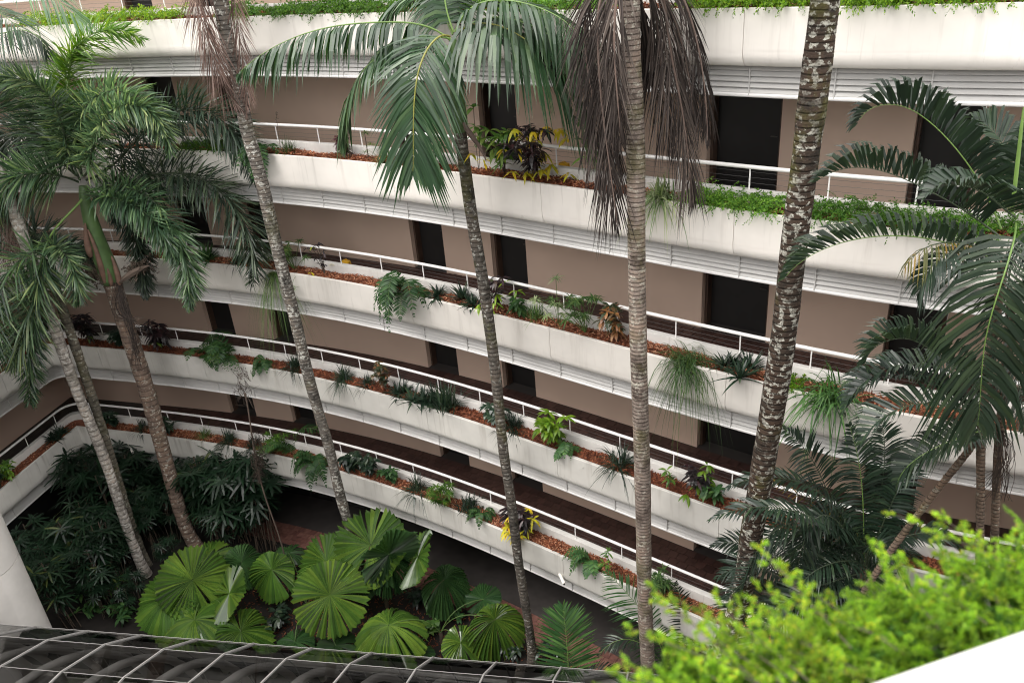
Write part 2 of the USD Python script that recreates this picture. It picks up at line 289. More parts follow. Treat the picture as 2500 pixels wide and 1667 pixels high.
plain("rachis_yellow", (0.19, 0.185, 0.035), 0.45, 0.25, 6.0)
plain("rachis_green", (0.12, 0.20, 0.045), 0.45, 0.25, 6.0)
plain("rachis_dark", (0.035, 0.05, 0.025), 0.5, 0.3, 6.0)
plain("rachis_dead", (0.125, 0.085, 0.068), 0.8, 0.4, 6.0)
plain("crownshaft_green", (0.075, 0.13, 0.045), 0.4, 0.35, 2.5)
plain("crownshaft_brown", (0.15, 0.085, 0.06), 0.7, 0.5, 5.0)
bark("striped_grey_bark", (0.30, 0.27, 0.24), (0.11, 0.095, 0.08), (0.52, 0.50, 0.46), 0.1, 0.16, 0.62)
bark("mossy_grey_bark", (0.13, 0.115, 0.09), (0.05, 0.045, 0.035), (0.40, 0.40, 0.33), 0.2, 0.16, 0.3)
bark("brown_ringed_bark", (0.165, 0.118, 0.092), (0.075, 0.052, 0.042), (0.42, 0.40, 0.34), 0.1, 0.17, 0.30)
bark("black_white_bark", (0.13, 0.115, 0.10), (0.022, 0.020, 0.017), (0.52, 0.51, 0.46), 0.2, 0.09, 0.45)
bark("dark_ringed_bark", (0.095, 0.082, 0.07), (0.028, 0.025, 0.02), (0.38, 0.37, 0.33), 0.3, 0.10, 0.38)
bark("pinkish_ringed_bark", (0.225, 0.18, 0.152), (0.075, 0.056, 0.046), (0.46, 0.43, 0.36), 0.28, 0.075, 0.42)
bark("lichen_bark", (0.044, 0.030, 0.022), (0.016, 0.014, 0.011), (0.45, 0.44, 0.38), 0.30, 0.085, 0.52)
bark("slim_stem_bark", (0.16, 0.115, 0.085), (0.05, 0.038, 0.03), (0.32, 0.30, 0.24), 0.2, 0.06, 0.3)
# tinted glass of the canopy
mk("canopy_glass", {"f": ("fresnel", {"IOR": 1.5}), "t": ("transparent_bsdf", {"color": (0.42, 0.42, 0.42)}), "g": ("glossy_bsdf", {"color": (0.9, 0.9, 0.9), "roughness": 0.02}), "m": ("mix_closure", {})},
   [("f.fac", "m.fac"), ("t.BSDF", "m.closure1"), ("g.BSDF", "m.closure2")], surface="m.closure")

# ------------------------------------------------------------------ plan of the curved wing
CO = [15.442331789036356, -16.05170919978015, -5.430658602002652, 14.760592622157754, 21.09937077385682, 7.8082266077639915]
PV = np.polynomial.polynomial
X0, X1, XE = -14.23, 7.0, 15.5
def _yc(x):
    xx = np.clip(x, X0, X1)
    y = PV.polyval(xx / 20, CO); d = PV.polyval(xx / 20, PV.polyder(CO)) / 20
    return y + (x - xx) * d, d
_gx = np.linspace(X0, XE, 6000); _gy, _gd = _yc(_gx)
_gs = np.concatenate([[0], np.cumsum(np.hypot(np.diff(_gx), np.diff(_gy)))])
SEND = 31.0
C0 = np.array([X0, _gy[0]])
TK = nz([1.0, _gd[0]]); NK = np.array([-TK[1], TK[0]])
LE = nz(np.array([-0.235, -0.972])); NL = np.array([LE[1], -LE[0]])      # left wing: along, and into its building
def base(s):
    s = np.asarray(s, float)
    x = np.interp(s, _gs, _gx); y = np.interp(s, _gs, _gy); d = np.interp(s, _gs, _gd)
    t = nz(np.stack([np.ones_like(d), d], -1)); n = np.stack([-t[..., 1], t[..., 0]], -1)
    p = np.stack([x, y], -1) + np.minimum(s, 0)[..., None] * TK
    return p, t, n
def pos(s, o, z):
    p, t, n = base(s); q = p + n * np.asarray(o, float)[..., None] if np.ndim(o) else p + n * o
    return np.concatenate([q, np.broadcast_to(z, q.shape[:-1])[..., None]], -1)
_MI = np.linalg.inv(np.stack([NL, NK]))
def corner(o):
    return C0 + _MI @ np.array([o, o])
def sc_of(o):
    return float((corner(o) - C0 - NK * o) @ TK)
def lpos(tau, o, z):
    c = corner(o) + LE * tau; return np.array([c[0], c[1], z])
def stpos(st, o):
    k, a = st[0], st[1]
    if k == "K": return base(np.array([a + sc_of(o) * max(0.0, 1 - max(a, 0) / 3.0)]))[0][0] + base(np.array([a]))[2][0] * o
    if k == "L": return corner(o) + LE * a
    rf = st[2]; c = corner(o); A = c + LE * rf
    Bp = base(np.array([rf + sc_of(o) * (1 - rf / 3.0)]))[0][0] + base(np.array([rf]))[2][0] * o
    return (1 - a) ** 2 * A + 2 * a * (1 - a) * c + a * a * Bp
def path(tl=22.0, rf=0.02, send=SEND, n=64):
    s = [("L", t) for t in np.linspace(tl, rf, 14)][:-1] + [("B", a, rf) for a in np.linspace(0, 1, 7)]
    return s + [("K", x) for x in np.linspace(rf, send, n)[1:]]
def sweep(profile, sts, zt=0.0, caps=True):
    pr = np.asarray(profile, float); m, n = len(pr), len(sts)
    v = np.array([[[*stpos(st, o), z + zt] for o, z in pr] for st in sts])
    i, j = np.meshgrid(np.arange(n - 1), np.arange(m), indexing="ij")
    q = np.stack([i * m + j, (i + 1) * m + j, (i + 1) * m + (j + 1) % m, i * m + (j + 1) % m], -1).reshape(-1, 4)
    v = v.reshape(-1, 3); f = [q[:, [0, 1, 2]], q[:, [0, 2, 3]]]
    if caps:
        c0, c1 = v[:m].mean(0), v[-m:].mean(0); k = len(v); v = np.vstack([v, c0, c1]); j = np.arange(m); e = (n - 1) * m
        f += [np.stack([np.full(m, k), j, (j + 1) % m], 1), np.stack([np.full(m, k + 1), e + (j + 1) % m, e + j], 1)]
    return v, np.vstack(f)
def rect(o0, o1, z0, z1): return [(o0, z1), (o0, z0), (o1, z0), (o1, z1)]
PARAPET = [(0.0, -0.008), (0.0, -0.55), (0.012, -0.66), (0.045, -0.745), (0.10, -0.80), (0.17, -0.825), (0.29, -0.835), (0.29, -0.78), (0.09, -0.72), (0.075, -0.3), (0.07, -0.004), (0.008, 0.0)]
FLOOR = -0.45
JOINTS = [1.88 + 3.81 * i for i in range(9)]
POSTS = [0.66 + 1.2675 * i for i in range(25)]
DOORS = [(4.08, 5.04), (6.40, 7.24), (11.62, 12.60), (14.0, 14.98), (19.35, 20.77), (23.09, 24.2), (27.0, 28.4)]

SURF = {1: "parapet_paint", 2: "parapet_paint", 3: "half_shaded_parapet_paint", 4: "shaded_parapet_paint", 5: "shaded_parapet_paint"}  # lower levels: dimmer daylight and dirtier paint both put into the base colour
BLABEL = {1: "bright white curved balcony with planter, uppermost of the five", 2: "curved white balcony second from the top, ferns and yellow croton in its planter",
          3: "curved white balcony third from the top, behind the foxtail crownshaft", 4: "curved white balcony second from the bottom, rust streaked below its large fern",
          5: "lowest curved white balcony, overhanging the dark brick path"}
for k in range(1, 6):
    zt = lev(k)
    T = Thing("curved_balcony", BLABEL[k], "balcony", (C0[0], C0[1], zt), "curved balconies of the atrium")
    # parapet panels, 5 mm open joints
    g = 0.005
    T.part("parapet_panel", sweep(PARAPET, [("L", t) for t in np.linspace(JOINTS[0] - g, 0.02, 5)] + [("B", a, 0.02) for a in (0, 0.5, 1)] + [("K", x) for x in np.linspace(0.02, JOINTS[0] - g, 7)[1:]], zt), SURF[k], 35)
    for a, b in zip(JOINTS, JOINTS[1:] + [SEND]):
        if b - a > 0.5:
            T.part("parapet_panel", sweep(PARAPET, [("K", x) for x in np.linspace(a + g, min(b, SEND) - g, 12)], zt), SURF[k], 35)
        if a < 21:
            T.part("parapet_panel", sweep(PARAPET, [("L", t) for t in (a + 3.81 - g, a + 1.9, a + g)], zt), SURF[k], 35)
    T.part("planter_trough", sweep(rect(0.075, 0.30, -0.77, -0.30), path(rf=0.1), zt), "kerb_concrete", 35)
    T.part("planter_kerb", sweep([(0.475, 0.19), (0.47, 0.17), (0.47, -0.44), (0.62, -0.44), (0.62, 0.17), (0.615, 0.19)], path(rf=0.35), zt), "kerb_concrete", 35)
    # louvres: five slats a bay between thin brackets
    tl = [POSTS[0] + 0.1 + 1.2675 * i for i in range(8)]
    bays = [([("K", a), ("K", b)]) for a, b in zip(POSTS, POSTS[1:])] + [([("L", b), ("L", a)]) for a, b in zip(tl, tl[1:])]
    cornerbay = [("L", tl[0])] + [("B", a, 0.5) for a in np.linspace(0, 1, 6)] + [("K", POSTS[0])]
    for bay in bays + [cornerbay]:
        for i in range(5):
            zz = -0.842 - 0.083 * i
            T.part("louver_slat", sweep([(0.358, zz + 0.004), (0.346, zz + 0.004), (0.300, zz - 0.060), (0.302, zz - 0.068), (0.312, zz - 0.066)], bay, zt), "louver_paint", False)
    for st in [("K", s) for s in POSTS] + [("L", t) for t in tl]:
        c = stpos(st, 0.315); n = (base(np.array([st[1]]))[2][0] if st[0] == "K" else NL); t = np.array([-n[1], n[0], 0])
        T.part("louver_bracket", box((*c, zt - 1.045), 0.018, 0.05, 0.45, t, (*n, 0)), "louver_paint")
    T.part("louver_edge_tube", sweep([(0.325 + 0.036 * math.cos(a), -1.272 + 0.036 * math.sin(a)) for a in np.linspace(0, 2 * np.pi, 9)[:-1]], path(rf=0.5), zt), "rail_paint", 60)
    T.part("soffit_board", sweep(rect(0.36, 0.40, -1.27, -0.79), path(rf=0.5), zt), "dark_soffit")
    # railing
    T.part("handrail", sweep([(0.542 + 0.034 * math.cos(a), 0.56 + 0.034 * math.sin(a)) for a in np.linspace(0, 2 * np.pi, 11)[:-1]], path(rf=0.6), zt), "rail_paint", 60)
    for zc in (0.30, 0.39, 0.48):
        T.part("cable", sweep([(0.542 + 0.0022 * math.cos(a), zc + 0.0022 * math.sin(a)) for a in np.linspace(0, 2 * np.pi, 5)[:-1]], path(rf=0.6, n=40), zt), "cable_steel")
    for st in [("K", s) for s in POSTS] + [("L", t) for t in tl]:
        c = stpos(st, 0.542)
        T.part("rail_post", tube([(*c, zt + 0.185), (*c, zt + 0.54)], 0.013, 6), "rail_paint", 60)

# ------------------------------------------------------------------ the building behind
B = Thing("hotel_building", "taupe corridor walls with dark doors behind the curved balconies", "building", (C0[0], C0[1], 0))
def tiles(k, zf):
    ms = []
    rng = np.random.default_rng(k)
    rows = 7; w = 1.64 / rows
    ss = np.arange(1.0, 29.0, 0.24)
    for r in range(rows):
        o0, o1 = 0.635 + r * w + 0.006, 0.635 + (r + 1) * w - 0.006
        off = 0.12 * (r % 2)
        a = ss + off + 0.006; b = ss + off + 0.234
        P = [pos(a, o0, zf), pos(b, o0, zf), pos(b, o1, zf), pos(a, o1, zf)]
        h = 0.012 + rng.uniform(0, 0.003, len(ss))
        for i in range(len(ss)):
            lo = np.array([q[i] for q in P]); hi = lo.copy(); hi[:, 2] += h[i]
            ms.append(hexa(lo, hi))
    return join(ms)
levels = [1, 2, 3, 4, 5, 6]
for k in levels:
    zt = lev(k); zf = zt + FLOOR if k < 6 else 0.012
    if k < 6:
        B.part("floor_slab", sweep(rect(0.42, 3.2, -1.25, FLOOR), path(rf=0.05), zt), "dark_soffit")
        B.part("floor_tiles", tiles(k, zt + FLOOR + 0.003), "tile", kind="stuff")
    ztop = (lev(k - 1) - 1.25 if k > 1 else ZTOP + 1.75) - 0.004
    edges = [None] + [x for d in DOORS for x in d] + [SEND]
    for a, b in zip(edges[0::2], edges[1::2]):
        pr = [(2.30, ztop), (2.30, zf + 0.004), (2.85, zf + 0.004), (2.85, ztop)]
        sts = [("L", t) for t in (22.0, 10.0, 0.05)] + [("B", q, 0.05) for q in (0, 0.5, 1)] + [("K", x) for x in np.linspace(0.05, b, 8)[1:]] if a is None else [("K", x) for x in np.linspace(a, b, 10)]
        B.part("corridor_wall" if k < 6 else "ground_floor_wall", sweep(pr, sts), "corridor_wall_paint" if k < 6 else "shade_painted_wall")
    for a, b in DOORS:
        q = pos(np.array([a, b]), 2.62, 0.0)[:, :2]; n = base(np.array([(a + b) / 2]))[2][0]; t = nz(q[1] - q[0]); wd = np.linalg.norm(q[1] - q[0])
        c = q.mean(0); zm = (zf + ztop) / 2; hh = ztop - zf - 0.02
        d = B.part("door", box((*(c + n * 0.03), zm), wd - 0.02, 0.05, hh, (*t, 0), (*n, 0)), "door_wood")
        B.part("door_frame", box((*(q[0] + t * 0.04 - n * 0.09), zm), 0.05, 0.20, hh, (*t, 0), (*n, 0)), "door_frame_wood", parent=d)
        B.part("door_frame", box((*(q[1] - t * 0.04 - n * 0.09), zm), 0.05, 0.20, hh, (*t, 0), (*n, 0)), "door_frame_wood", parent=d)
        if k < 6:
            hp = c + t * (wd / 2 - 0.16) - n * 0.03
            B.part("handle", tube([(*(hp), zf + 1.0), (*(hp - t * 0.12), zf + 1.0)], 0.011, 6), "door_steel", True, parent=d)
B.part("roof_slab", sweep(rect(1.0, 3.4, 1.75, 2.0), path(rf=0.05), ZTOP), "roof_paint")
# wing on the camera's side (below and behind the viewpoint), unseen; cut low and greyed to steer sky and bounce light
K0, KG, KM = np.array([0.68, 1.21]), nz(np.array([0.966, 0.26])), nz(np.array([-0.26, 0.966]))
def kbox(t0, t1, m0, m1, z0, z1):
    q = [K0 + KG * a + KM * b for a, b in ((t0, m0), (t1, m0), (t1, m1), (t0, m1))]
    return hexa([(*p, z0) for p in q], [(*p, z1) for p in q])
Wg = Thing("opposite_wing", "hotel wing on the near side of the courtyard under the viewpoint", "building", (K0[0], K0[1], 0))
for k in range(2, 6):
    zt = lev(k)
    Wg.part("parapet", kbox(-21, 14, 0.30, 0.38, zt - 0.84, zt), "low_bounce_render")
    Wg.part("floor_slab", kbox(-21, 14, -2.6, 0.05, zt - 1.25, zt - 0.45), "ceiling_paint")
Wg.part("corridor_wall", kbox(-21, 14, -2.9, -2.4, 0, 15.0), "grey_lip")
NB = Thing("near_planter", "white rounded coping and dark planter rim in the near corner", "planter", (K0[0], K0[1], 15.2))
cop = []
prof = [(0.0, -0.03), (-0.008, -0.008), (-0.03, 0.0), (-0.30, 0.0), (-0.33, -0.02), (-0.33, -0.6), (0.0, -0.6)]
cv = np.array([[[*(K0 + KG * t + KM * m), 15.2 + z] for m, z in prof] for t in np.linspace(-2.2, 6, 12)])
mm = len(prof); i, j = np.meshgrid(np.arange(11), np.arange(mm), indexing="ij")
cf = np.stack([i * mm + j, i * mm + (j + 1) % mm, (i + 1) * mm + (j + 1) % mm, (i + 1) * mm + j], -1).reshape(-1, 4)
NB.part("coping", (cv.reshape(-1, 3), np.vstack([cf[:, [0, 1, 2]], cf[:, [0, 2, 3]]])), "coping_paint", 40)
NB.part("outer_rim", kbox(-0.35, 6, 0.27, 0.33, 14.3, 14.82), "grey_lip")
NB.part("soil", kbox(-0.35, 6, 0.004, 0.266, 14.3, 14.79), "black_soil")
NB.part("floor_slab", kbox(-21, 14, -2.6, -0.34, 14.2, 14.75), "ceiling_paint")

# round column at the left
cb = at(127, 1530, 16.2); Rc = 0.85
e = cb[:2]; los = nz(e); perp = np.array([-los[1], los[0]]); cc = e + perp * Rc
Tc = Thing("round_column", "thick pale concrete column rising beside the glass roof", "column", (*cc, 0))
jz = at(40, 1380, 15.6)[2]
zs = [0.0] + [z for z in (jz - 3.2, jz, jz + 3.2) if z > 0.5] + [14.0]
for a, b in zip(zs, zs[1:]):
    ang = np.linspace(0, 2 * np.pi, 65)[:-1]
    rr, zz = [0, Rc - 0.012, Rc, Rc, Rc - 0.012, 0], [a, a, a + 0.012, b - 0.012, b - 0.002, b - 0.002]
    v = np.array([[cc[0] + r * math.cos(t), cc[1] + r * math.sin(t), z] for r, z in zip(rr, zz) for t in ang])
    i, j = np.meshgrid(np.arange(5), np.arange(64), indexing="ij")
    q = np.stack([i * 64 + j, i * 64 + (j + 1) % 64, (i + 1) * 64 + (j + 1) % 64, (i + 1) * 64 + j], -1).reshape(-1, 4)
    Tc.part("column_drum", (v, np.vstack([q[:, [0, 1, 2]], q[:, [0, 2, 3]]])), "concrete_column", 40)

# ------------------------------------------------------------------ ground
gx, gy = np.meshgrid(np.linspace(-60, 60, 41), np.linspace(-40, 70, 41), indexing="ij")
i, j = np.meshgrid(np.arange(40), np.arange(40), indexing="ij")
gq = np.stack([i * 41 + j, (i + 1) * 41 + j, (i + 1) * 41 + j + 1, i * 41 + j + 1], -1).reshape(-1, 4)
gz = -0.02 + 0 * gx
single("garden_soil", (np.stack([gx, gy, gz], -1).reshape(-1, 3), np.vstack([gq[:, [0, 1, 2]], gq[:, [0, 2, 3]]])), "dark_soil", kind="structure")
PT = Thing("brick_path", kind="structure", base=(C0[0], C0[1], 0))
PT.part("path_bed", sweep(rect(0.0, 0.825, -0.2, 0.0), [("K", x) for x in np.linspace(0.6, SEND, 40)]), "floor_joint")
PT.part("dark_paving", sweep(rect(0.83, 2.28, -0.2, 0.012), [("K", x) for x in np.linspace(0.6, SEND, 40)]), "shade_painted_paving")
rng = np.random.default_rng(5)
cand, rest = [], []
for r in range(4):
    o0, o1 = 0.004 + r * 0.205, 0.2 + r * 0.205
    for s in np.arange(0.8, 26, 0.205):
        s0, s1 = s + 0.1 * (r % 2), s + 0.1 * (r % 2) + 0.195
        lo = pos(np.array([s0, s1, s1, s0]), np.array([o0, o0, o1, o1]), 0.0005); hi = lo.copy(); hi[:, 2] = 0.02 + rng.uniform(0, 0.004)
        u, v = proj(hi.mean(0))[0]
        vis = (690 < u < 800 and 1270 < v < 1340) or (1030 < u < 1230 and 1390 < v < 1520) or (1290 < u < 1350 and 1500 < v < 1600)
        (cand if vis and len(cand) < 290 else rest).append(hexa(lo, hi))
for m in cand: PT.part("brick", m, "brick")
PT.part("far_bricks", join(rest), "brick", kind="stuff")

# ------------------------------------------------------------------ glass canopy
AX = nz(np.array([0.98, -0.197])); QX = np.array([-AX[1], AX[0]]) 
CR, CP, CZ = 4.80, 7.45, 0.80
def cpt(d, ang, r): p = AX * d + QX * (CP + r * math.sin(ang)); return np.array([p[0], p[1], CZ + r * math.cos(ang)])
GC = Thing("glass_canopy", "curved tinted glass vault over the walkway with pale ribs", "glass roof", (*(AX * -6 + QX * CP), 0))
angs = [math.radians(a) for a in (-59, -45, -31, -17, -3, 11, 25, 38.0, 52, 66, 80)]
angs = [math.radians(31 + 14 * i + 0) - math.radians(0) for i in range(-6, 5)]
dd = [-11.80 - 1.255 * 4 + 1.255 * i for i in range(15)]
dend = dd[-1]
for a0, a1 in zip(angs, angs[1:]):
    for d0, d1 in zip(dd, dd[1:]):
        gap = 0.02
        lo = [cpt(d0 + gap, a0, CR - 0.006), cpt(d1 - gap, a0, CR - 0.006), cpt(d1 - gap, a1, CR - 0.006), cpt(d0 + gap, a1, CR - 0.006)]
        GC.part("glass_pane", (np.array(lo), np.array([[0, 1, 2], [0, 2, 3]])), "canopy_glass")
for d in dd:
    ms = []
    for a0, a1 in zip(angs, angs[1:]):
        A0, A1 = cpt(d, a0, CR), cpt(d, a1, CR); t = nz(A1 - A0); n = np.cross(np.array([*AX, 0]), t)
        ms.append(box((A0 + A1) / 2 + n * 0.006, 0.028, np.linalg.norm(A1 - A0) + 0.005, 0.035, (*AX, 0), t, n))
    GC.part("rib", join(ms), "canopy_steel")
for a in angs:
    A, Bq = cpt(dd[0], a, CR + 0.004), cpt(dend, a, CR + 0.004)
    GC.part("purlin", tube([A, Bq], 0.0055, 6), "canopy_steel", 60)
for d in dd[::1]:
    pts = [cpt(d + 0.22, a, CR - 0.42) for a in np.linspace(math.radians(-75), math.radians(88), 22)]
    GC.part("arch_beam", tube(pts, 0.085, 10), "canopy_beam", 60)
for x0 in (dd[0], dend):
    pass
GC.part("end_frame", tube([cpt(dend, a, CR) for a in np.linspace(angs[0], math.radians(88), 14)], 0.05, 8), "canopy_steel", 60)
w0 = [AX * dd[0] + QX * (CP + CR * 0.98), AX * dend + QX * (CP + CR * 0.98)]
qd = np.array([*QX, 0]); c = (w0[0] + w0[1]) / 2
GC.part("base_wall", box((*c, 0.45), dend - dd[0], 0.2, 0.9, (*AX, 0), qd), "concrete_column")
fl = AX * ((dd[0] + dend) / 2) + QX * CP
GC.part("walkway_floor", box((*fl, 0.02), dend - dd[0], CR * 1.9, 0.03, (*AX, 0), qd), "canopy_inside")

# ------------------------------------------------------------------ leaves and fronds
CAMDIR = -FWD
def strips(b, d, wd, L, w, droop, prof=(0.35, 1.0, 0.85, 0.0), curl=0.0, side=None):
    """Many leaf blades at once: base b, direction d, width direction wd, length L, width w, gravity droop; each blade is an island of its own."""
    b, d, wd = map(lambda q: np.asarray(q, float), (b, d, wd)); n = len(b); k = len(prof)
    L, w, droop = [np.broadcast_to(np.asarray(q, float), (n,)) for q in (L, w, droop)]
    u = np.linspace(0, 1, k)
    c = b[:, None] + d[:, None] * (L[:, None] * u)[..., None]
    c[..., 2] -= (droop * L)[:, None] * u ** 2 + (curl * L)[:, None] * np.clip(u - 0.6, 0, 1) ** 2 * 6
    hw = 0.5 * w[:, None] * np.asarray(prof)[None]
    Lf, Rt = c + wd[:, None] * hw[..., None], c - wd[:, None] * hw[..., None]
    vs, fs = [], []
    v = np.stack([Lf, Rt], 2).reshape(n, 2 * k, 3)
    tip = prof[-1] == 0.0
    f = []
    for i in range(k - 1):
        if tip and i == k - 2: f.append((2 * i, 2 * i + 1, 2 * i + 2))
        else: f += [(2 * i, 2 * i + 1, 2 * i + 3), (2 * i, 2 * i + 3, 2 * i + 2)]
    if tip: v = v[:, :-1]
    m = v.shape[1]; f = np.array(f)
    return v.reshape(-1, 3), (f[None] + (np.arange(n) * m)[:, None, None]).reshape(-1, 3)
def frond(pts, L, w, n=55, mode="flat", face=0.0, droop=0.35, vee=0.25, t0=0.12, sweep0=0.35, sweep1=1.0, seed=0, curl=0.0, missing=0.0, tipL=0.35, jit=0.06, sides=(1, -1), per=1):
    rng = np.random.default_rng(seed)
    c = spline(pts, 220); T = nz(np.gradient(c, axis=0))
    t = np.repeat(np.linspace(t0, 1, n), per); t = np.clip(t + rng.normal(0, 0.25 / n, len(t)), t0, 1)
    idx = np.clip((t * 219).astype(int), 0, 219)
    P, TT = c[idx], T[idx]
    N0 = np.array([0, 0, 1.0]) * (1 - face) + CAMDIR * face
    N = nz(N0 - (TT @ N0)[:, None] * TT); Bn = np.cross(TT, N)
    ln = L * np.clip(0.45 + 1.05 * np.sin(np.pi * np.clip(t - t0 + 0.12, 0, 1) ** 0.9), 0, 1.0); ln = np.maximum(ln * np.where(t > 0.75, 1 - (t - 0.75) / 0.25 * (1 - tipL), 1), 0.12 * L)
    sw = sweep0 + (sweep1 - sweep0) * t ** 1.5
    vs = []
    for sd in sides:
        keep = rng.random(len(t)) >= missing
        a = rng.normal(0, jit, len(t)); l = ln * rng.uniform(0.88, 1.08, len(t))
        if mode == "plume":
            ang = rng.uniform(-0.5 * np.pi, 0.5 * np.pi, len(t)) * 1.0
            side = Bn * (sd * np.cos(ang))[:, None] + N * np.sin(ang)[:, None]
        else:
            vv = vee + rng.normal(0, jit, len(t)); side = Bn * sd * np.cos(vv)[:, None] + N * np.sin(vv)[:, None]
        d = nz(side * np.cos(sw + a)[:, None] + TT * np.sin(sw + a)[:, None])
        wd = TT - d * np.sum(TT * d, 1)[:, None]
        if mode == "plume": wd = nz(np.cross(d, [0, 0, 1.0]) + rng.normal(0, 0.6, wd.shape)); wd = nz(wd - d * np.sum(wd * d, 1)[:, None])
        else: wd = nz(wd + N * rng.normal(0, 0.25, len(t))[:, None])
        dr = droop * rng.uniform(0.7, 1.3, len(t))
        vs.append(strips(P[keep], d[keep], wd[keep], l[keep], w * rng.uniform(0.85, 1.15, keep.sum()), dr[keep], curl=curl))
    return join(vs), c
def blades(b, n, L, w, rng, elev=(0.2, 1.2), droop=0.6, az=None, prof=(0.6, 1.0, 0.85, 0.5, 0.0), spread=0.03, azspan=None, curl=0.0):
    a = rng.uniform(0, 2 * np.pi, n) if az is None else az + rng.uniform(-azspan, azspan, n)
    e = rng.uniform(elev[0], elev[1], n)
    d = np.stack([np.cos(a) * np.cos(e), np.sin(a) * np.cos(e), np.sin(e)], 1)
    wd = np.stack([-np.sin(a), np.cos(a), 0 * a], 1)
    bb = np.asarray(b) + rng.normal(0, spread, (n, 3)) * (1, 1, 0.3)
    return strips(bb, d, wd, L * rng.uniform(0.6, 1.1, n), w * rng.uniform(0.8, 1.15, n), droop * rng.uniform(0.6, 1.4, n) * np.cos(e) + 0.1, prof, curl)
OVAL = (0.05, 0.7, 1.0, 0.75, 0.0)
def whorl(c, n, L, w, rng, el=0.2, droop=0.35, prof=OVAL):
    return blades(c, n, L, w, rng, (el - 0.35, el + 0.45), droop, prof=prof, spread=0.004)
def shrub(b, h, n_st, rng, leafL, leafW, nl=9, lean=0.5, az=None, tops=True):
    """Several thin stems with whorls of oval leaves; returns leaves and stems."""
    lv, st = [], []
    for i in range(n_st):
        a = rng.uniform(0, 2 * np.pi) if az is None else az + rng.normal(0, 0.9)
        ln = rng.uniform(0.1, lean); hh = h * rng.uniform(0.6, 1.0)
        tip = np.asarray(b) + np.array([math.cos(a) * ln * h, math.sin(a) * ln * h, hh])
        p = spline([b, (np.asarray(b) * 0.5 + tip * 0.5) + np.array([0, 0, 0.12 * h]), tip], 6)
        st.append(tube(p, np.linspace(0.010, 0.005, 6), 5))
        for q, m in ((1.0, nl), (0.72, max(3, nl // 2)), (0.5, max(2, nl // 3))):
            lv.append(whorl(p[int(q * 5)], m, leafL * (0.8 + 0.2 * q) * 1.2, leafW * 1.2, rng, 0.25, 0.5))
    return join(lv), join(st)
def fan(c, normal, stalk, R, rng, npl=40, span=6.15, droop=0.25, wav=0.12, gaps=(), cup=0.0):
    """Pleated round fan leaf: hub c, facing normal, split towards the stalk; teeth at the rim."""
    nrm = nz(np.asarray(normal, float)); s = np.asarray(stalk, float); s = nz(s - nrm * (s @ nrm)); x = -s; y = np.cross(nrm, x)
    m = 2 * npl + 1; th = np.linspace(-span / 2, span / 2, m)
    seg = np.zeros(m)
    for g in gaps: seg += np.where(np.arange(m) > g * (m - 1), 1, 0)
    rs = np.array([0.02, 0.25, 0.5, 0.75, 0.93, 1.0]); v = []
    ph = rng.uniform(0, 6.28); kk = rng.integers(3, 6)
    edge = 1 + rng.normal(0, 0.015, m)
    for r in rs:
        rr = R * r * edge * (np.where(np.arange(m) % 2 == 0, 0.93, 1.0) if r == 1.0 else 1.0)
        pl = np.where(np.arange(m) % 2 == 0, -1, 1) * 0.055 * R * r
        off = pl + 0.055 * R * r * np.abs((np.arange(m) / 9.0) % 1.0 - 0.5) * 2 + wav * R * r * r * np.sin(kk * th + ph) + seg * 0.03 * R * r + cup * R * r * (1 - r * 0.4)
        p = np.asarray(c) + x * (np.cos(th) * rr)[:, None] + y * (np.sin(th) * rr)[:, None] + nrm * off[:, None]
        p[:, 2] -= droop * R * r ** 2.2
        v.append(p)
    v = np.array(v); f = []
    cut = {int(round(g * (m - 1) / 2)) * 2 for g in gaps}
    vs, fs, n = [], [], 0
    for j in range(m - 1):
        q0, q1 = v[:, j].copy(), v[:, j + 1].copy()
        if j in cut: q0[2:] += (q1[2:] - q0[2:]) * 0.85
        vs.append(np.stack([q0, q1], 1).reshape(-1, 3))
        for i in range(len(rs) - 1):
            f += [(n + 2 * i, n + 2 * i + 1, n + 2 * i + 3), (n + 2 * i, n + 2 * i + 3, n + 2 * i + 2)]
        n += 2 * len(rs)
    return np.vstack(vs), np.array(f)
def trunk(pts, r0, r1, spacing, amp=0.05, sides=20, swell=None, rough=0.02, seed=0):
    p = spline(pts, 400); s = np.concatenate([[0], np.cumsum(np.linalg.norm(np.diff(p, axis=0), axis=1))]); Lt = s[-1]
    n = int(Lt / (spacing / 4)); ss = np.linspace(0, Lt, n); c = np.stack([np.interp(ss, s, p[:, i]) for i in range(3)], 1)
    rng = np.random.default_rng(seed); u = ss / Lt
    ph = ss / spacing + np.cumsum(rng.normal(0, 0.02, n)); fr = ph % 1.0
    r = (r0 + (r1 - r0) * u) * (1 + amp * np.where(fr < 0.2, fr / 0.2, 1 - (fr - 0.2) / 0.8 * 0.8) - amp / 2) * (1 + np.interp(u, np.linspace(0, 1, 40), rng.normal(0, rough, 40)))
    r *= 1 + 0.45 * np.exp(-ss / 0.35)
    if swell is not None: r *= swell(u)
    v, f = tube(c, r, sides); ring = v[:-2].reshape(n, sides, 3)
    # rings are not quite level nor round
    tilt = rng.normal(0, 0.012, (n, 1)) * np.cos(np.arange(sides) * 2 * np.pi / sides)[None]
    ring[..., 2] += tilt
    ring += (ring - c[:, None]) * np.interp(np.arange(n), np.linspace(0, n, 60), rng.normal(0, 0.03, 60))[:, None, None] * np.sin(np.arange(sides) * 4 * np.pi / sides)[None, :, None]
    v[:-2] = ring.reshape(-1, 3)
    return v, f
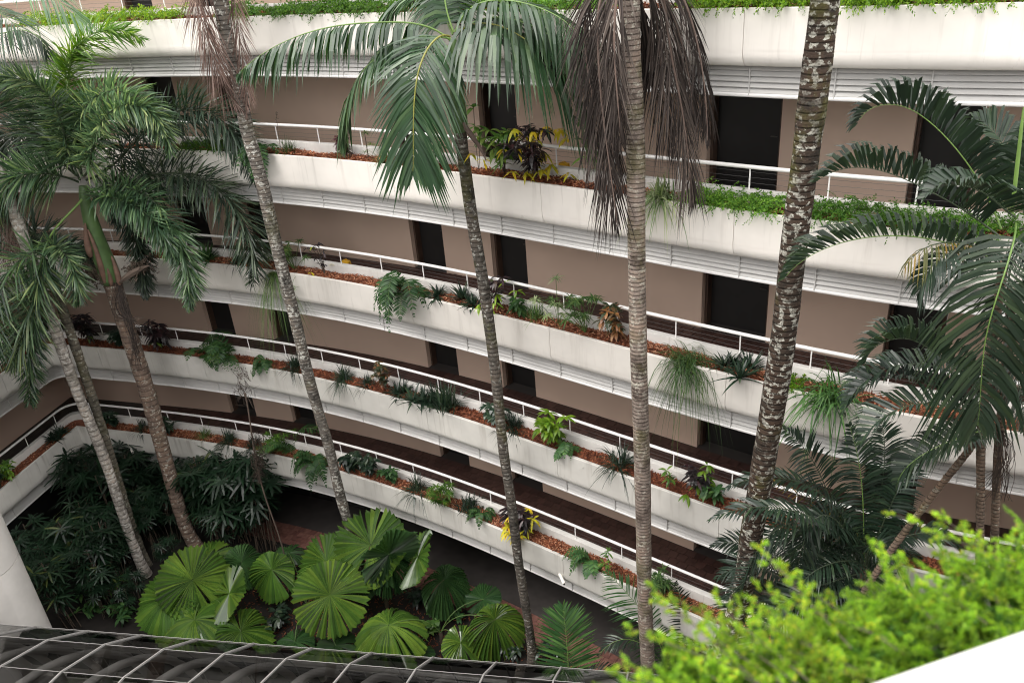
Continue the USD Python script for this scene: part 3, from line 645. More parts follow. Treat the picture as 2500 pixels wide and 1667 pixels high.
def down_to_ground(px, Y):
    """Points of a trunk in the upright plane Y metres ahead, the last stretch carried on to the ground."""
    P = [at(u, v, Y) for u, v in px]
    a, b = P[1], P[0]                # px[0] is the lowest point seen
    d = b - a; k = (0.0 - b[2]) / d[2]; base_ = b + d * k * np.array([0.6, 1, 1])
    if b[2] > 0.1: return [base_] + P
    return P
def palm_fronds(T, specs, dflt, mat, rmat, seed0=0):
    for i, sp in enumerate(specs):
        sp = dict(dflt, **sp); pts = sp.pop("p"); m = sp.pop("mat", mat); rm = sp.pop("rmat", rmat); nm = sp.pop("name", "frond"); rr = sp.pop("rr", 0.02); lb = sp.pop("label", None)
        P = [at(u, v, Y) for u, v, Y in pts]
        (v, f), c = frond(P, seed=seed0 + i, **sp)
        fp = T.part(nm, (v, f), m, label=lb)
        T.part("midrib", tube(c[::8], np.linspace(rr, rr * 0.25, len(c[::8])), 6), rm, True, parent=fp)

# ------------------------------------------------------------------ palms
# foxtail palm with the green crownshaft, left
YB = 20.3
px = [(481, 1338), (471, 1321), (425, 1196), (400, 1107), (357, 948), (311, 805), (279, 705), (270, 676)]
P = down_to_ground(px, YB)
T = Thing("foxtail_palm", "foxtail palm with a green crownshaft and brown ringed trunk, bushy fronds", "palm tree", P[0])
T.part("trunk", trunk(P, 0.185, 0.235, 0.15, 0.04, seed=1), "brown_ringed_bark", 60)
cs = [at(u, v, YB) for u, v in [(271, 690), (262, 655), (240, 600), (222, 540), (208, 490), (203, 455)]]
T.part("crownshaft", tube(spline(cs, 20), np.interp(np.linspace(0, 1, 20), [0, .1, .45, 1], [0.25, 0.27, 0.23, 0.10]), 16), "crownshaft_green", True)
for pp, w_ in (([(293, 695), (284, 660), (272, 625)], 0.075), ([(256, 690), (246, 650), (232, 605), (214, 560)], 0.075), ([(222, 628), (212, 590), (208, 545)], 0.085), ([(272, 698), (268, 675), (262, 655)], 0.06)):
    q = spline([at(u, v, YB - 0.25) for u, v in pp], 10)
    T.part("leaf_sheath", tube(q, np.array([.5, .9, 1, 1, .9, .8, .7, .6, .45, .2]) * w_, 8), "crownshaft_brown", True)
fx = dict(L=0.96, w=0.038, n=165, mode="plume", droop=0.16, sweep0=0.35, sweep1=0.85, t0=0.14, per=2, tipL=0.5, rr=0.03)
palm_fronds(T, [
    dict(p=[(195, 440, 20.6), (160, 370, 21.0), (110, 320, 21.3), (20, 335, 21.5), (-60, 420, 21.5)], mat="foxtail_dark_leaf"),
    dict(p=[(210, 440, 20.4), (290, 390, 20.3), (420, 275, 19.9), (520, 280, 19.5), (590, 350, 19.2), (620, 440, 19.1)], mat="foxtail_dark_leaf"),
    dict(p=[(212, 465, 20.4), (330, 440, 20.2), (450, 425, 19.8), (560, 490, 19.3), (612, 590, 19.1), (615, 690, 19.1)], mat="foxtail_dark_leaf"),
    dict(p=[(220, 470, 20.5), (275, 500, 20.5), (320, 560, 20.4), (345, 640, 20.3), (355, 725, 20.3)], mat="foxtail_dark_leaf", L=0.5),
    dict(p=[(190, 430, 20.2), (120, 320, 20.0), (60, 235, 19.8), (0, 215, 19.6), (-70, 260, 19.5)]),
    dict(p=[(190, 430, 20.0), (150, 300, 19.3), (90, 210, 19.0), (20, 190, 18.9), (-50, 210, 18.9)], L=0.6),
    dict(p=[(192, 445, 20.2), (120, 425, 19.8), (50, 428, 19.5), (-20, 460, 19.3), (-80, 530, 19.2)]),
    dict(p=[(200, 430, 20.1), (190, 330, 19.7), (225, 245, 19.3), (300, 225, 19.0), (375, 280, 18.8), (415, 375, 18.8)], L=0.72),
    dict(p=[(205, 430, 19.9), (235, 330, 19.1), (295, 260, 18.8), (360, 270, 18.6), (400, 330, 18.5)], L=0.6),
    dict(p=[(208, 468, 20.1), (280, 455, 19.7), (360, 480, 19.4), (425, 560, 19.2), (458, 660, 19.1), (462, 750, 19.1)], L=0.7),
    dict(p=[(206, 475, 20.0), (260, 480, 19.5), (330, 505, 19.2), (390, 560, 19.0), (430, 640, 19.0)], L=0.6),
    dict(p=[(200, 487, 20.0), (165, 525, 19.7), (130, 565, 19.5), (95, 680, 19.3), (78, 820, 19.2), (74, 985, 19.2)], L=0.62, n=130, t0=0.22, rmat="rachis_green"),
    dict(p=[(200, 430, 20.3), (180, 320, 20.1), (168, 215, 20.0), (185, 120, 19.9), (255, 75, 19.8), (345, 95, 19.7)], mat="foxtail_young_leaf", L=0.8, n=110, rmat="rachis_green", label="bright young frond rising from the crown"),
    dict(p=[(200, 430, 20.3), (172, 330, 20.2), (160, 235, 20.1), (165, 150, 20.0), (200, 95, 20.0)], mat="foxtail_young_leaf", L=0.75, n=90, rmat="rachis_green"),
], fx, "foxtail_leaf", "rachis_dark", 100)
T.part("spear_leaf", tube([at(127, 200, 19.6), at(104, 110, 19.6), at(74, 5, 19.6)], [0.02, 0.014, 0.006], 5), "rachis_green", True)
for k, (cx, cy, r) in enumerate(((205, 655, 0.42), (350, 640, 0.40))):       # flower stalks beside the sheath
    rng = np.random.default_rng(40 + k); b = at(255 if k == 0 else 292, 688, YB - 0.15); e_ = at(cx, cy, YB - 0.3)
    m = []
    for i in range(70):
        q = b + (e_ - b) * rng.uniform(0.5, 1.0); tpt = q + rng.normal(0, r * 0.42, 3) + np.array([0, 0, -0.05])
        m.append(tube([q, (q + tpt) / 2 + [0, 0, 0.05], tpt], [0.008, 0.006, 0.004], 3, False))
        for t_ in np.linspace(0.3, 1, 6): m.append(box(q + (tpt - q) * t_ + rng.normal(0, 0.02, 3), 0.026, 0.026, 0.026))
    m.append(tube([b, e_], [0.035, 0.014], 6))
    T.part("flower_stalk", join(m), "stem_brown")
q = spline([at(293, 690, YB - 0.3), at(335, 660, YB - 0.5), at(365, 648, YB - 0.6)], 6)
T.part("dry_bract", tube(q, [0.03, 0.07, 0.09, 0.08, 0.05, 0.01], 6), "dry_root")
rng = np.random.default_rng(77)
m = [tube(spline([at(290 + rng.normal(0, 6), 690, YB - 0.25), at(312 + rng.normal(0, 10), 780, YB - 0.28), at(336 + rng.normal(0, 9), 830 + rng.uniform(-60, 70), YB - 0.25)], 6), 0.006, 3, False) for _ in range(36)]
T.part("dry_threads", join(m), "dead_frond")

# the two trunks that stand close together at the far left
YA = 19.4
P = down_to_ground([(357, 1403), (311, 1290), (250, 1107), (190, 960), (140, 820), (112, 740), (42, 540), (-45, 300), (-130, 60)], YA)
T = Thing("feather_palm", "palm with pale grey striped trunk at far left, pale fronds high in the corner", "palm tree", P[0])
T.part("trunk", trunk(P, 0.135, 0.14, 0.16, 0.05, seed=2), "striped_grey_bark", 60)
palm_fronds(T, [
    dict(p=[(-130, 55, 19.3), (-60, -70, 18.9), (40, -70, 18.6), (140, 0, 18.4), (215, 70, 18.3)], L=1.0, n=60),
    dict(p=[(-130, 60, 19.3), (-60, 62, 19.0), (0, 82, 18.8), (55, 74, 18.6), (95, 92, 18.5), (115, 140, 18.5)], L=0.6, n=60, mat="dark_palm_leaf", droop=0.9, vee=-0.3),
    dict(p=[(-130, 60, 19.3), (-60, 10, 19.0), (10, 40, 18.7), (80, 100, 18.6)], L=0.9, n=50),
    dict(p=[(-130, 60, 19.3), (-200, -20, 19.3), (-300, 0, 19.3), (-380, 90, 19.3)], L=0.9, n=40),
], dict(w=0.035, droop=0.5, vee=0.1, rr=0.018), "pale_palm_leaf", "rachis_green", 180)
rng = np.random.default_rng(79)
m = [tube(spline([at(18 + rng.normal(0, 15), 480, 19.6), at(25 + rng.normal(0, 18), 560, 19.6), at(30 + rng.normal(0, 20), 640 + rng.normal(0, 25), 19.6)], 4), 0.009, 3, False) for _ in range(70)]
T.part("dead_frond", join(m), "pink_dead_frond")
YA2 = 19.9
P = down_to_ground([(363, 1388), (322, 1280), (268, 1107), (222, 960), (168, 800), (140, 715), (120, 640)], YA2)
T = Thing("foxtail_palm", "thin palm with a dark mossy trunk pressed against the striped one", "palm tree", P[0])
T.part("trunk", trunk(P, 0.12, 0.12, 0.16, 0.06, seed=3), "mossy_grey_bark", 60)
palm_fronds(T, [
    dict(p=[(122, 650, 19.9), (105, 590, 20.2), (60, 560, 20.5), (0, 600, 20.6)], mat="foxtail_dark_leaf"),
    dict(p=[(122, 650, 19.9), (160, 600, 20.2), (200, 610, 20.4), (225, 680, 20.4)], mat="foxtail_dark_leaf", L=0.45),
    dict(p=[(122, 655, 19.8), (110, 640, 19.4), (90, 700, 19.2), (60, 800, 19.1), (30, 900, 19.1)]),
    dict(p=[(118, 655, 19.7), (70, 620, 19.1), (10, 680, 18.8), (-30, 800, 18.7), (-40, 900, 18.7)]),
    dict(p=[(122, 650, 19.7), (150, 610, 19.2), (180, 660, 19.0), (185, 740, 19.0)], L=0.5),
], dict(fx, n=90), "foxtail_leaf", "rachis_dark", 160)

# slender leaning palm with dry fronds
YC = 17.9
px = [(858, 1300), (832, 1214), (803, 1091), (761, 948), (718, 769), (664, 555), (625, 393), (600, 303), (586, 214), (557, 107), (539, 0), (525, -90)]
P = down_to_ground(px, YC)
T = Thing("slender_palm", "slender leaning palm, trunk black and white, pinkish dry fronds hanging at its top", "palm tree", P[0])
T.part("trunk", trunk(P, 0.125, 0.15, 0.09, 0.02, seed=4), "black_white_bark", 60)
df = dict(L=0.95, w=0.016, n=70, face=0.5, droop=0.25, sweep0=1.15, sweep1=1.4, vee=-0.2, t0=0.05, jit=0.12, rr=0.018, name="dead_frond")
palm_fronds(T, [
    dict(p=[(505, -100, YC - .4), (492, -20, YC - .4), (508, 90, YC - .4), (535, 185, YC - .35), (590, 270, YC - .3)]),
    dict(p=[(530, -110, YC - .5), (475, -30, YC - .6), (495, 60, YC - .6), (525, 150, YC - .6), (550, 200, YC - .6)], n=45),
    dict(p=[(560, -100, YC - .2), (572, 0, YC - .2), (590, 125, YC - .2), (602, 215, YC - .2), (601, 285, YC - .2)], L=0.6),
], df, "pink_dead_frond", "rachis_dead", 200)
palm_fronds(T, [dict(p=[(525, -95, YC), (640, -190, YC), (780, -160, YC), (900, -60, YC)], L=0.8, w=0.05, n=50), dict(p=[(525, -95, YC), (420, -190, YC), (300, -170, YC), (200, -80, YC)], L=0.8, w=0.05, n=50),
                dict(p=[(525, -95, YC), (500, -220, YC + .5), (560, -300, YC + 1)], L=0.8, w=0.05, n=50)], dict(droop=0.6), "broad_palm_leaf", "rachis_green", 210)

# broad green palm in the middle
YD = 14.9
px = [(1300, 1612), (1281, 1464), (1264, 1357), (1249, 1232), (1228, 1091), (1214, 948), (1196, 805), (1178, 680), (1156, 555), (1135, 411), (1122, 315)]
P = down_to_ground(px, YD); P[0][2] = 0
T = Thing("broad_leaf_palm", "palm with big glossy green fronds and a thin dark trunk, centre", "palm tree", P[0])
T.part("trunk", trunk(P, 0.105, 0.118, 0.10, 0.022, seed=5), "dark_ringed_bark", 60)
cs = [at(u, v, YD) for u, v in [(1123, 322), (1120, 290), (1115, 220), (1110, 150), (1106, 95)]]
T.part("crownshaft", tube(spline(cs, 14), np.interp(np.linspace(0, 1, 14), [0, .1, .4, 1], [0.13, 0.16, 0.13, 0.06]), 14), "crownshaft_green", True)
q = spline([at(1132, 300, YD - .2), at(1150, 330, YD - .3), at(1180, 375, YD - .35), at(1187, 395, YD - .35)], 8)
T.part("dry_bract", tube(q, [0.03, 0.045, 0.05, 0.045, 0.035, 0.03, 0.02, 0.008], 6), "rachis_dead")
dp = dict(L=0.9, w=0.06, n=62, droop=0.75, vee=0.15, sweep0=0.25, sweep1=1.05, rr=0.019)
palm_fronds(T, [
    dict(p=[(1105, 85, 15.2), (1075, 20, 15.6), (1040, -10, 15.9), (980, 0, 16.1), (930, 60, 16.2)], L=0.6),
    dict(p=[(1108, 80, 15.1), (1085, -10, 15.3), (1090, -80, 15.5), (1130, -140, 15.8)], L=0.7),
    dict(p=[(1112, 78, 14.9), (1165, 12, 14.7), (1240, 2, 14.4), (1330, 25, 14.1), (1405, 75, 13.7), (1450, 140, 13.4)], L=0.8),
    dict(p=[(1112, 90, 14.9), (1190, 45, 14.7), (1290, 60, 14.3), (1370, 110, 13.9), (1430, 190, 13.6)], L=0.7),
    dict(p=[(1100, 100, 14.9), (1030, 62, 14.8), (930, 55, 14.7), (800, 68, 14.6), (670, 115, 14.5), (580, 182, 14.5)], L=0.52, droop=1.1, vee=-0.25, t0=0.16),
    dict(p=[(1098, 115, 14.9), (1030, 110, 14.7), (950, 125, 14.6), (885, 175, 14.5), (848, 250, 14.5), (836, 345, 14.5)], L=0.6, droop=1.0, t0=0.2),
    dict(p=[(1100, 95, 14.9), (1020, 90, 14.8), (950, 110, 14.7), (905, 150, 14.6)], L=0.55, droop=0.8),
    dict(p=[(1115, 85, 14.8), (1165, 58, 14.4), (1230, 68, 14.1), (1310, 118, 13.9), (1390, 200, 13.8), (1440, 290, 13.8)], L=1.0, w=0.07, droop=1.0, vee=0.05, n=84, rmat="rachis_yellow"),
    dict(p=[(1098, 90, 14.7), (1055, 105, 14.2), (1026, 160, 13.9), (1012, 240, 13.75), (1009, 340, 13.7), (1008, 425, 13.7)], L=0.98, w=0.056, droop=0.55, face=0.75, vee=0.0, sweep0=0.45, sweep1=1.15, n=64, rmat="rachis_yellow", tipL=0.45, label="frond hanging towards the viewer with yellow midrib"),
], dp, "broad_palm_leaf", "rachis_green", 220)

# stout pinkish palm trunk with hanging dead fronds
YE = 12.35
px = [(1584, 1690), (1581, 1607), (1574, 1464), (1571, 1286), (1567, 1107), (1564, 1019), (1556, 734), (1553, 464), (1549, 286), (1542, 160), (1538, 0), (1536, -90)]
P = down_to_ground(px, YE)
T = Thing("dead_skirted_palm", "stout ringed palm trunk under a skirt of dark brown dead fronds", "palm tree", P[0])
T.part("trunk", trunk(P, 0.152, 0.142, 0.075, 0.022, seed=6, sides=24), "pinkish_ringed_bark", 60)
dd_ = dict(L=1.15, w=0.020, n=72, face=0.35, droop=0.35, sweep0=1.2, sweep1=1.42, vee=-0.3, t0=0.05, jit=0.10, rr=0.024, name="dead_frond")
palm_fronds(T, [
    dict(p=[(1525, -90, 12.2), (1475, -30, 12.1), (1460, 100, 12.0), (1470, 260, 12.0), (1490, 420, 12.0), (1508, 560, 12.0)]),
    dict(p=[(1530, -90, 12.3), (1450, -40, 12.3), (1428, 80, 12.3), (1445, 230, 12.2), (1480, 370, 12.2)], L=0.95),
    dict(p=[(1530, -90, 12.5), (1490, -20, 12.6), (1478, 140, 12.6), (1490, 300, 12.6), (1500, 480, 12.5)]),
    dict(p=[(1525, -90, 12.1), (1505, 0, 11.9), (1500, 120, 11.85), (1508, 250, 11.85), (1515, 350, 11.9)], L=0.7),
    dict(p=[(1550, -90, 12.3), (1610, -30, 12.2), (1632, 90, 12.2), (1660, 240, 12.2), (1682, 400, 12.2), (1690, 500, 12.2)]),
    dict(p=[(1550, -90, 12.2), (1630, -60, 12.0), (1690, 60, 11.9), (1718, 200, 11.9), (1728, 350, 11.9)], L=0.7),
    dict(p=[(1550, -90, 12.5), (1590, -20, 12.6), (1610, 120, 12.6), (1625, 260, 12.6), (1640, 380, 12.6)], L=0.9),
    dict(p=[(1545, -90, 12.6), (1600, -40, 12.7), (1650, 60, 12.8), (1680, 180, 12.8), (1695, 300, 12.8)], L=0.9),
    dict(p=[(1535, -90, 12.6), (1560, -20, 12.75), (1580, 80, 12.8), (1590, 200, 12.8)], L=0.8),
], dd_, "dead_frond", "rachis_dead", 260)
palm_fronds(T, [dict(p=[(1536, -95, YE), (1600, -220, YE), (1720, -260, YE), (1820, -180, YE)]), dict(p=[(1536, -95, YE), (1450, -220, YE), (1340, -240, YE), (1250, -170, YE)]),
                dict(p=[(1536, -95, YE), (1560, -230, YE + .6), (1620, -300, YE + 1.2)])], dict(L=0.7, w=0.04, n=50, droop=0.6), "broad_palm_leaf", "rachis_green", 280)

# lichen-covered trunk, nearest
YF = 9.6
px = [(1776, 1553), (1808, 1464), (1826, 1357), (1844, 1250), (1865, 1125), (1894, 948), (1915, 805), (1929, 680), (1944, 555), (1961, 429), (1979, 286), (1997, 143), (2015, 0), (2028, -110)]
P = down_to_ground(px, YF)
T = Thing("lichen_palm", "thick leaning palm trunk spotted with white lichen and moss", "palm tree", P[0])
T.part("trunk", trunk(P, 0.165, 0.165, 0.085, 0.018, seed=7, sides=28, rough=0.03), "lichen_bark", 60)
palm_fronds(T, [dict(p=[(2028, -110, YF), (2090, -240, YF), (2200, -280, YF), (2320, -190, YF)]), dict(p=[(2028, -110, YF), (1950, -230, YF), (1840, -260, YF), (1740, -180, YF)]),
                dict(p=[(2028, -110, YF), (2060, -260, YF + .6), (2100, -330, YF + 1.2)])], dict(L=0.6, w=0.035, n=50, droop=0.6), "broad_palm_leaf", "rachis_green", 290)

# clumping bronze-green palm at the right
YG = 8.3
gb = dict(L=0.50, w=0.036, n=62, droop=0.05, vee=1.1, sweep0=0.15, sweep1=0.8, rr=0.011, curl=0.26, t0=0.1, tipL=0.55)
hub = at(2455, 560, YG)
st_px = [[(2392, 1400), (2392, 1330), (2394, 1200), (2396, 1060), (2420, 850), (2450, 640)], [(2428, 1400), (2428, 1330), (2432, 1200), (2440, 1060), (2455, 900), (2470, 700)]]
T = Thing("clumping_palm", "clumping palm with arching bronze green fronds and a green spear, right edge", "palm tree", (hub[0], hub[1], 0))
for k, q in enumerate(st_px):
    P = down_to_ground(q, YG + 0.15 * k)
    T.part("stem", trunk(P, 0.055, 0.05, 0.06, 0.05, sides=14, seed=20 + k), "slim_stem_bark", 60)
q = [at(2185, 1330, YG + .5), at(2230, 1270, YG + .45), at(2300, 1180, YG + .35), at(2375, 1085, YG + .2), at(2400, 1045, YG + .1)]
d = q[0] - q[1]; q = [q[0] + d / -d[2] * q[0][2]] + q if False else [q[0] + np.array([-0.5, 0.1, -1.6])] + q
T.part("leaning_stem", trunk([(q[0][0] - .7, q[0][1] + .2, 0)] + q, 0.05, 0.045, 0.06, 0.05, sides=12, seed=31), "slim_stem_bark", 60)
T.part("spear_leaf", tube([at(2470, 525, YG - .1), at(2484, 400, YG - .1), at(2494, 310, YG - .1), at(2499, 262, YG - .1)], [0.020, 0.021, 0.016, 0.006], 8), "rachis_green", True)
palm_fronds(T, [
    dict(p=[(2445, 560, 8.5), (2390, 443, 8.7), (2326, 354, 8.8), (2254, 286, 8.9), (2183, 256, 8.9), (2129, 264, 8.9), (2094, 300, 8.9)], L=0.56, w=0.042, rmat="rachis_green"),
    dict(p=[(2445, 580, 8.4), (2370, 525, 8.6), (2308, 487, 8.6), (2236, 450, 8.7), (2165, 421, 8.7), (2094, 409, 8.7), (2040, 418, 8.7), (1997, 441, 8.7)], L=0.5),
    dict(p=[(2450, 640, 8.4), (2383, 616, 8.5), (2272, 584, 8.6), (2165, 576, 8.7), (2058, 592, 8.8), (1976, 626, 8.9), (1915, 680, 9.0)], L=0.42, rmat="rachis_green"),
    dict(p=[(2450, 600, 8.2), (2386, 614, 8.0), (2310, 622, 7.9), (2268, 660, 7.9), (2250, 740, 7.9)], L=0.36, vee=0.1, mat="dark_palm_leaf", droop=0.3),
    dict(p=[(2400, 610, 8.15), (2320, 592, 8.05), (2250, 610, 8.0), (2205, 660, 8.0)], L=0.25, w=0.022, n=26, vee=-0.2, mat="yellowed_leaf", droop=0.9, label="yellowed frond"),
    dict(p=[(2480, 545, 8.0), (2472, 600, 7.7), (2445, 690, 7.5), (2412, 800, 7.45), (2396, 920, 7.45), (2386, 1045, 7.45)], L=0.78, w=0.05, vee=0.1, face=0.7, droop=0.5, sweep0=0.25, sweep1=0.9, n=58, rmat="rachis_green", label="frond hanging in front of the stems"),
    dict(p=[(2400, 960, 8.3), (2345, 910, 8.3), (2270, 852, 8.4), (2200, 826, 8.4), (2145, 842, 8.4), (2112, 890, 8.4)], L=0.42),
    dict(p=[(2480, 530, 8.1), (2440, 500, 8.0), (2379, 461, 7.9), (2308, 454, 7.9), (2260, 480, 7.9)], L=0.42, vee=0.6, mat="bronze_palm_leaf"),
    dict(p=[(2500, 520, 8.7), (2480, 420, 9.0), (2440, 340, 9.2), (2380, 290, 9.3)], L=0.55, vee=0.3, face=0.4),
    dict(p=[(2500, 520, 8.4), (2530, 400, 8.4), (2590, 330, 8.3), (2660, 350, 8.2)], L=0.55),
    dict(p=[(2490, 560, 8.1), (2540, 560, 7.9), (2580, 640, 7.8), (2590, 760, 7.8)], L=0.6, face=0.5, vee=0.1),
    dict(p=[(2400, 1040, 8.3), (2330, 1000, 8.3), (2250, 985, 8.3), (2170, 1010, 8.3), (2105, 1080, 8.3)], L=0.45, vee=0.6, mat="dark_palm_leaf"),
    dict(p=[(2405, 1050, 8.2), (2360, 1062, 8.1), (2290, 1090, 8.1), (2225, 1130, 8.1), (2190, 1180, 8.1)], L=0.4, vee=0.4, mat="dark_palm_leaf", rmat="rachis_green"),
    dict(p=[(2400, 1030, 8.5), (2320, 960, 8.6), (2230, 925, 8.7), (2140, 930, 8.7), (2075, 985, 8.7)], L=0.42, vee=0.7, mat="dark_palm_leaf"),
    dict(p=[(2410, 1010, 8.5), (2300, 900, 8.7), (2200, 890, 8.8), (2110, 930, 8.8), (2060, 1010, 8.8)], L=0.35, vee=0.5, mat="dark_palm_leaf"),
    dict(p=[(2470, 640, 8.4), (2460, 760, 8.3), (2480, 900, 8.2), (2500, 1040, 8.2)], L=0.45, face=0.5, vee=0.1, mat="dark_palm_leaf"),
], gb, "bronze_palm_leaf", "rachis_dark", 300)
rng = np.random.default_rng(81)
m = [tube(spline([at(2440 + rng.normal(0, 8), 1050, YG - .1), at(2450 + rng.normal(0, 14), 1130, YG - .1), at(2430 + rng.normal(0, 22), 1180 + rng.normal(0, 30), YG - .1)], 5), 0.004, 3, False) for _ in range(40)]
T.part("dry_threads", join(m), "dry_root")

# lower dark palm beside it
YH = 9.6
hb = at(2110, 1420, YH)
T = Thing("shade_palm", "dark feathery palm low down between the lichened trunk and the slanting stem", "palm tree", (hb[0], hb[1], 0))
T.part("stem", trunk([(hb[0], hb[1], 0), (hb[0], hb[1], hb[2] / 2), at(2110, 1380, YH)], 0.07, 0.05, 0.08), "slim_stem_bark", 60)
hd = dict(L=0.55, w=0.036, n=62, droop=0.35, vee=0.3, sweep0=0.3, sweep1=1.0, rr=0.012)
palm_fronds(T, [
    dict(p=[(2110, 1370, 9.6), (2108, 1260, 9.7), (2100, 1150, 9.8), (2072, 1035, 9.9)], face=0.85, L=0.58, rmat="rachis_green"),
    dict(p=[(2108, 1380, 9.6), (2040, 1240, 9.7), (1960, 1180, 9.8), (1860, 1165, 9.9), (1770, 1195, 9.9)], L=0.4),
    dict(p=[(2105, 1385, 9.5), (2030, 1290, 9.4), (1930, 1245, 9.3), (1820, 1240, 9.25), (1735, 1268, 9.2)], L=0.42),
    dict(p=[(2100, 1395, 9.5), (2010, 1350, 9.4), (1920, 1352, 9.3), (1840, 1400, 9.3), (1760, 1470, 9.3)], L=0.5, vee=0.8, w=0.016),
    dict(p=[(2112, 1380, 9.6), (2150, 1290, 9.6), (2200, 1180, 9.6), (2245, 1100, 9.7)], L=0.4, face=0.5),
    dict(p=[(2105, 1400, 9.4), (2050, 1370, 9.2), (1980, 1400, 9.1), (1945, 1480, 9.1), (1950, 1580, 9.1)], L=0.4),
    dict(p=[(2108, 1385, 9.6), (2060, 1290, 9.5), (2000, 1260, 9.4), (1960, 1330, 9.3), (1950, 1420, 9.3)], L=0.4, face=0.4),
    dict(p=[(2115, 1390, 9.6), (2180, 1320, 9.5), (2260, 1300, 9.4), (2340, 1340, 9.4)], L=0.4),
    dict(p=[(2100, 1390, 9.7), (2000, 1230, 9.9), (1930, 1200, 10), (1850, 1130, 10.1)], L=0.25, w=0.02, n=30, mat="yellowed_leaf", label="yellow tipped frond"),
    dict(p=[(2100, 1375, 9.7), (2020, 1200, 9.9), (1960, 1090, 10.0), (1900, 1040, 10.0)], face=0.6, L=0.5),
    dict(p=[(2115, 1370, 9.8), (2150, 1200, 9.9), (2160, 1090, 10.0), (2140, 1000, 10.0)], face=0.6, L=0.5),
    dict(p=[(2100, 1385, 9.5), (2000, 1270, 9.5), (1900, 1290, 9.4), (1830, 1380, 9.4), (1790, 1480, 9.4)], L=0.5),
    dict(p=[(2112, 1390, 9.3), (2150, 1330, 9.1), (2200, 1400, 9.0), (2220, 1500, 9.0)], L=0.45),
    dict(p=[(2105, 1380, 9.9), (2050, 1280, 10.2), (1960, 1290, 10.4), (1870, 1350, 10.5)], L=0.5),
    dict(p=[(2105, 1395, 9.3), (2030, 1420, 9.1), (1930, 1460, 9.0), (1850, 1560, 9.0)], L=0.5),
    dict(p=[(2110, 1400, 9.5), (2080, 1480, 9.3), (2060, 1560, 9.2), (2050, 1640, 9.2)], L=0.45, face=0.4),
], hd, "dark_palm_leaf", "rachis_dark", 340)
hb = at(1975, 1560, 10.4)
T = Thing("shade_palm", "second dark feathery palm, right of the lichened trunk's lower end, fronds over the lowest balcony", "palm tree", (hb[0], hb[1], 0))
T.part("stem", trunk([(hb[0], hb[1], 0), (hb[0], hb[1], hb[2] / 2), at(1975, 1510, 10.4)], 0.07, 0.05, 0.08), "slim_stem_bark", 60)
palm_fronds(T, [
    dict(p=[(1975, 1500, 10.4), (1965, 1400, 10.5), (1930, 1300, 10.6), (1870, 1250, 10.6)], face=0.6),
    dict(p=[(1975, 1500, 10.4), (2000, 1390, 10.5), (2050, 1310, 10.5), (2120, 1290, 10.5)], face=0.6),
    dict(p=[(1975, 1505, 10.4), (1920, 1420, 10.4), (1840, 1380, 10.4), (1750, 1410, 10.4)]),
    dict(p=[(1975, 1505, 10.4), (1910, 1460, 10.3), (1830, 1460, 10.2), (1760, 1530, 10.2)]),
    dict(p=[(1978, 1505, 10.4), (2040, 1420, 10.4), (2120, 1400, 10.3), (2200, 1450, 10.3)]),
    dict(p=[(1978, 1510, 10.3), (2050, 1470, 10.2), (2120, 1490, 10.1), (2170, 1570, 10.1)]),
    dict(p=[(1975, 1510, 10.3), (1930, 1500, 10.1), (1870, 1540, 10.0), (1840, 1620, 10.0)]),
    dict(p=[(1975, 1500, 10.5), (1985, 1420, 10.8), (1990, 1340, 11.0), (2010, 1270, 11.2)], face=0.7),
    dict(p=[(1975, 1500, 10.6), (1900, 1400, 11.0), (1820, 1330, 11.2), (1740, 1330, 11.3)]),
    dict(p=[(1980, 1505, 10.4), (2080, 1390, 10.7), (2170, 1340, 10.8), (2260, 1360, 10.8)]),
], hd, "dark_palm_leaf", "rachis_dark", 420)
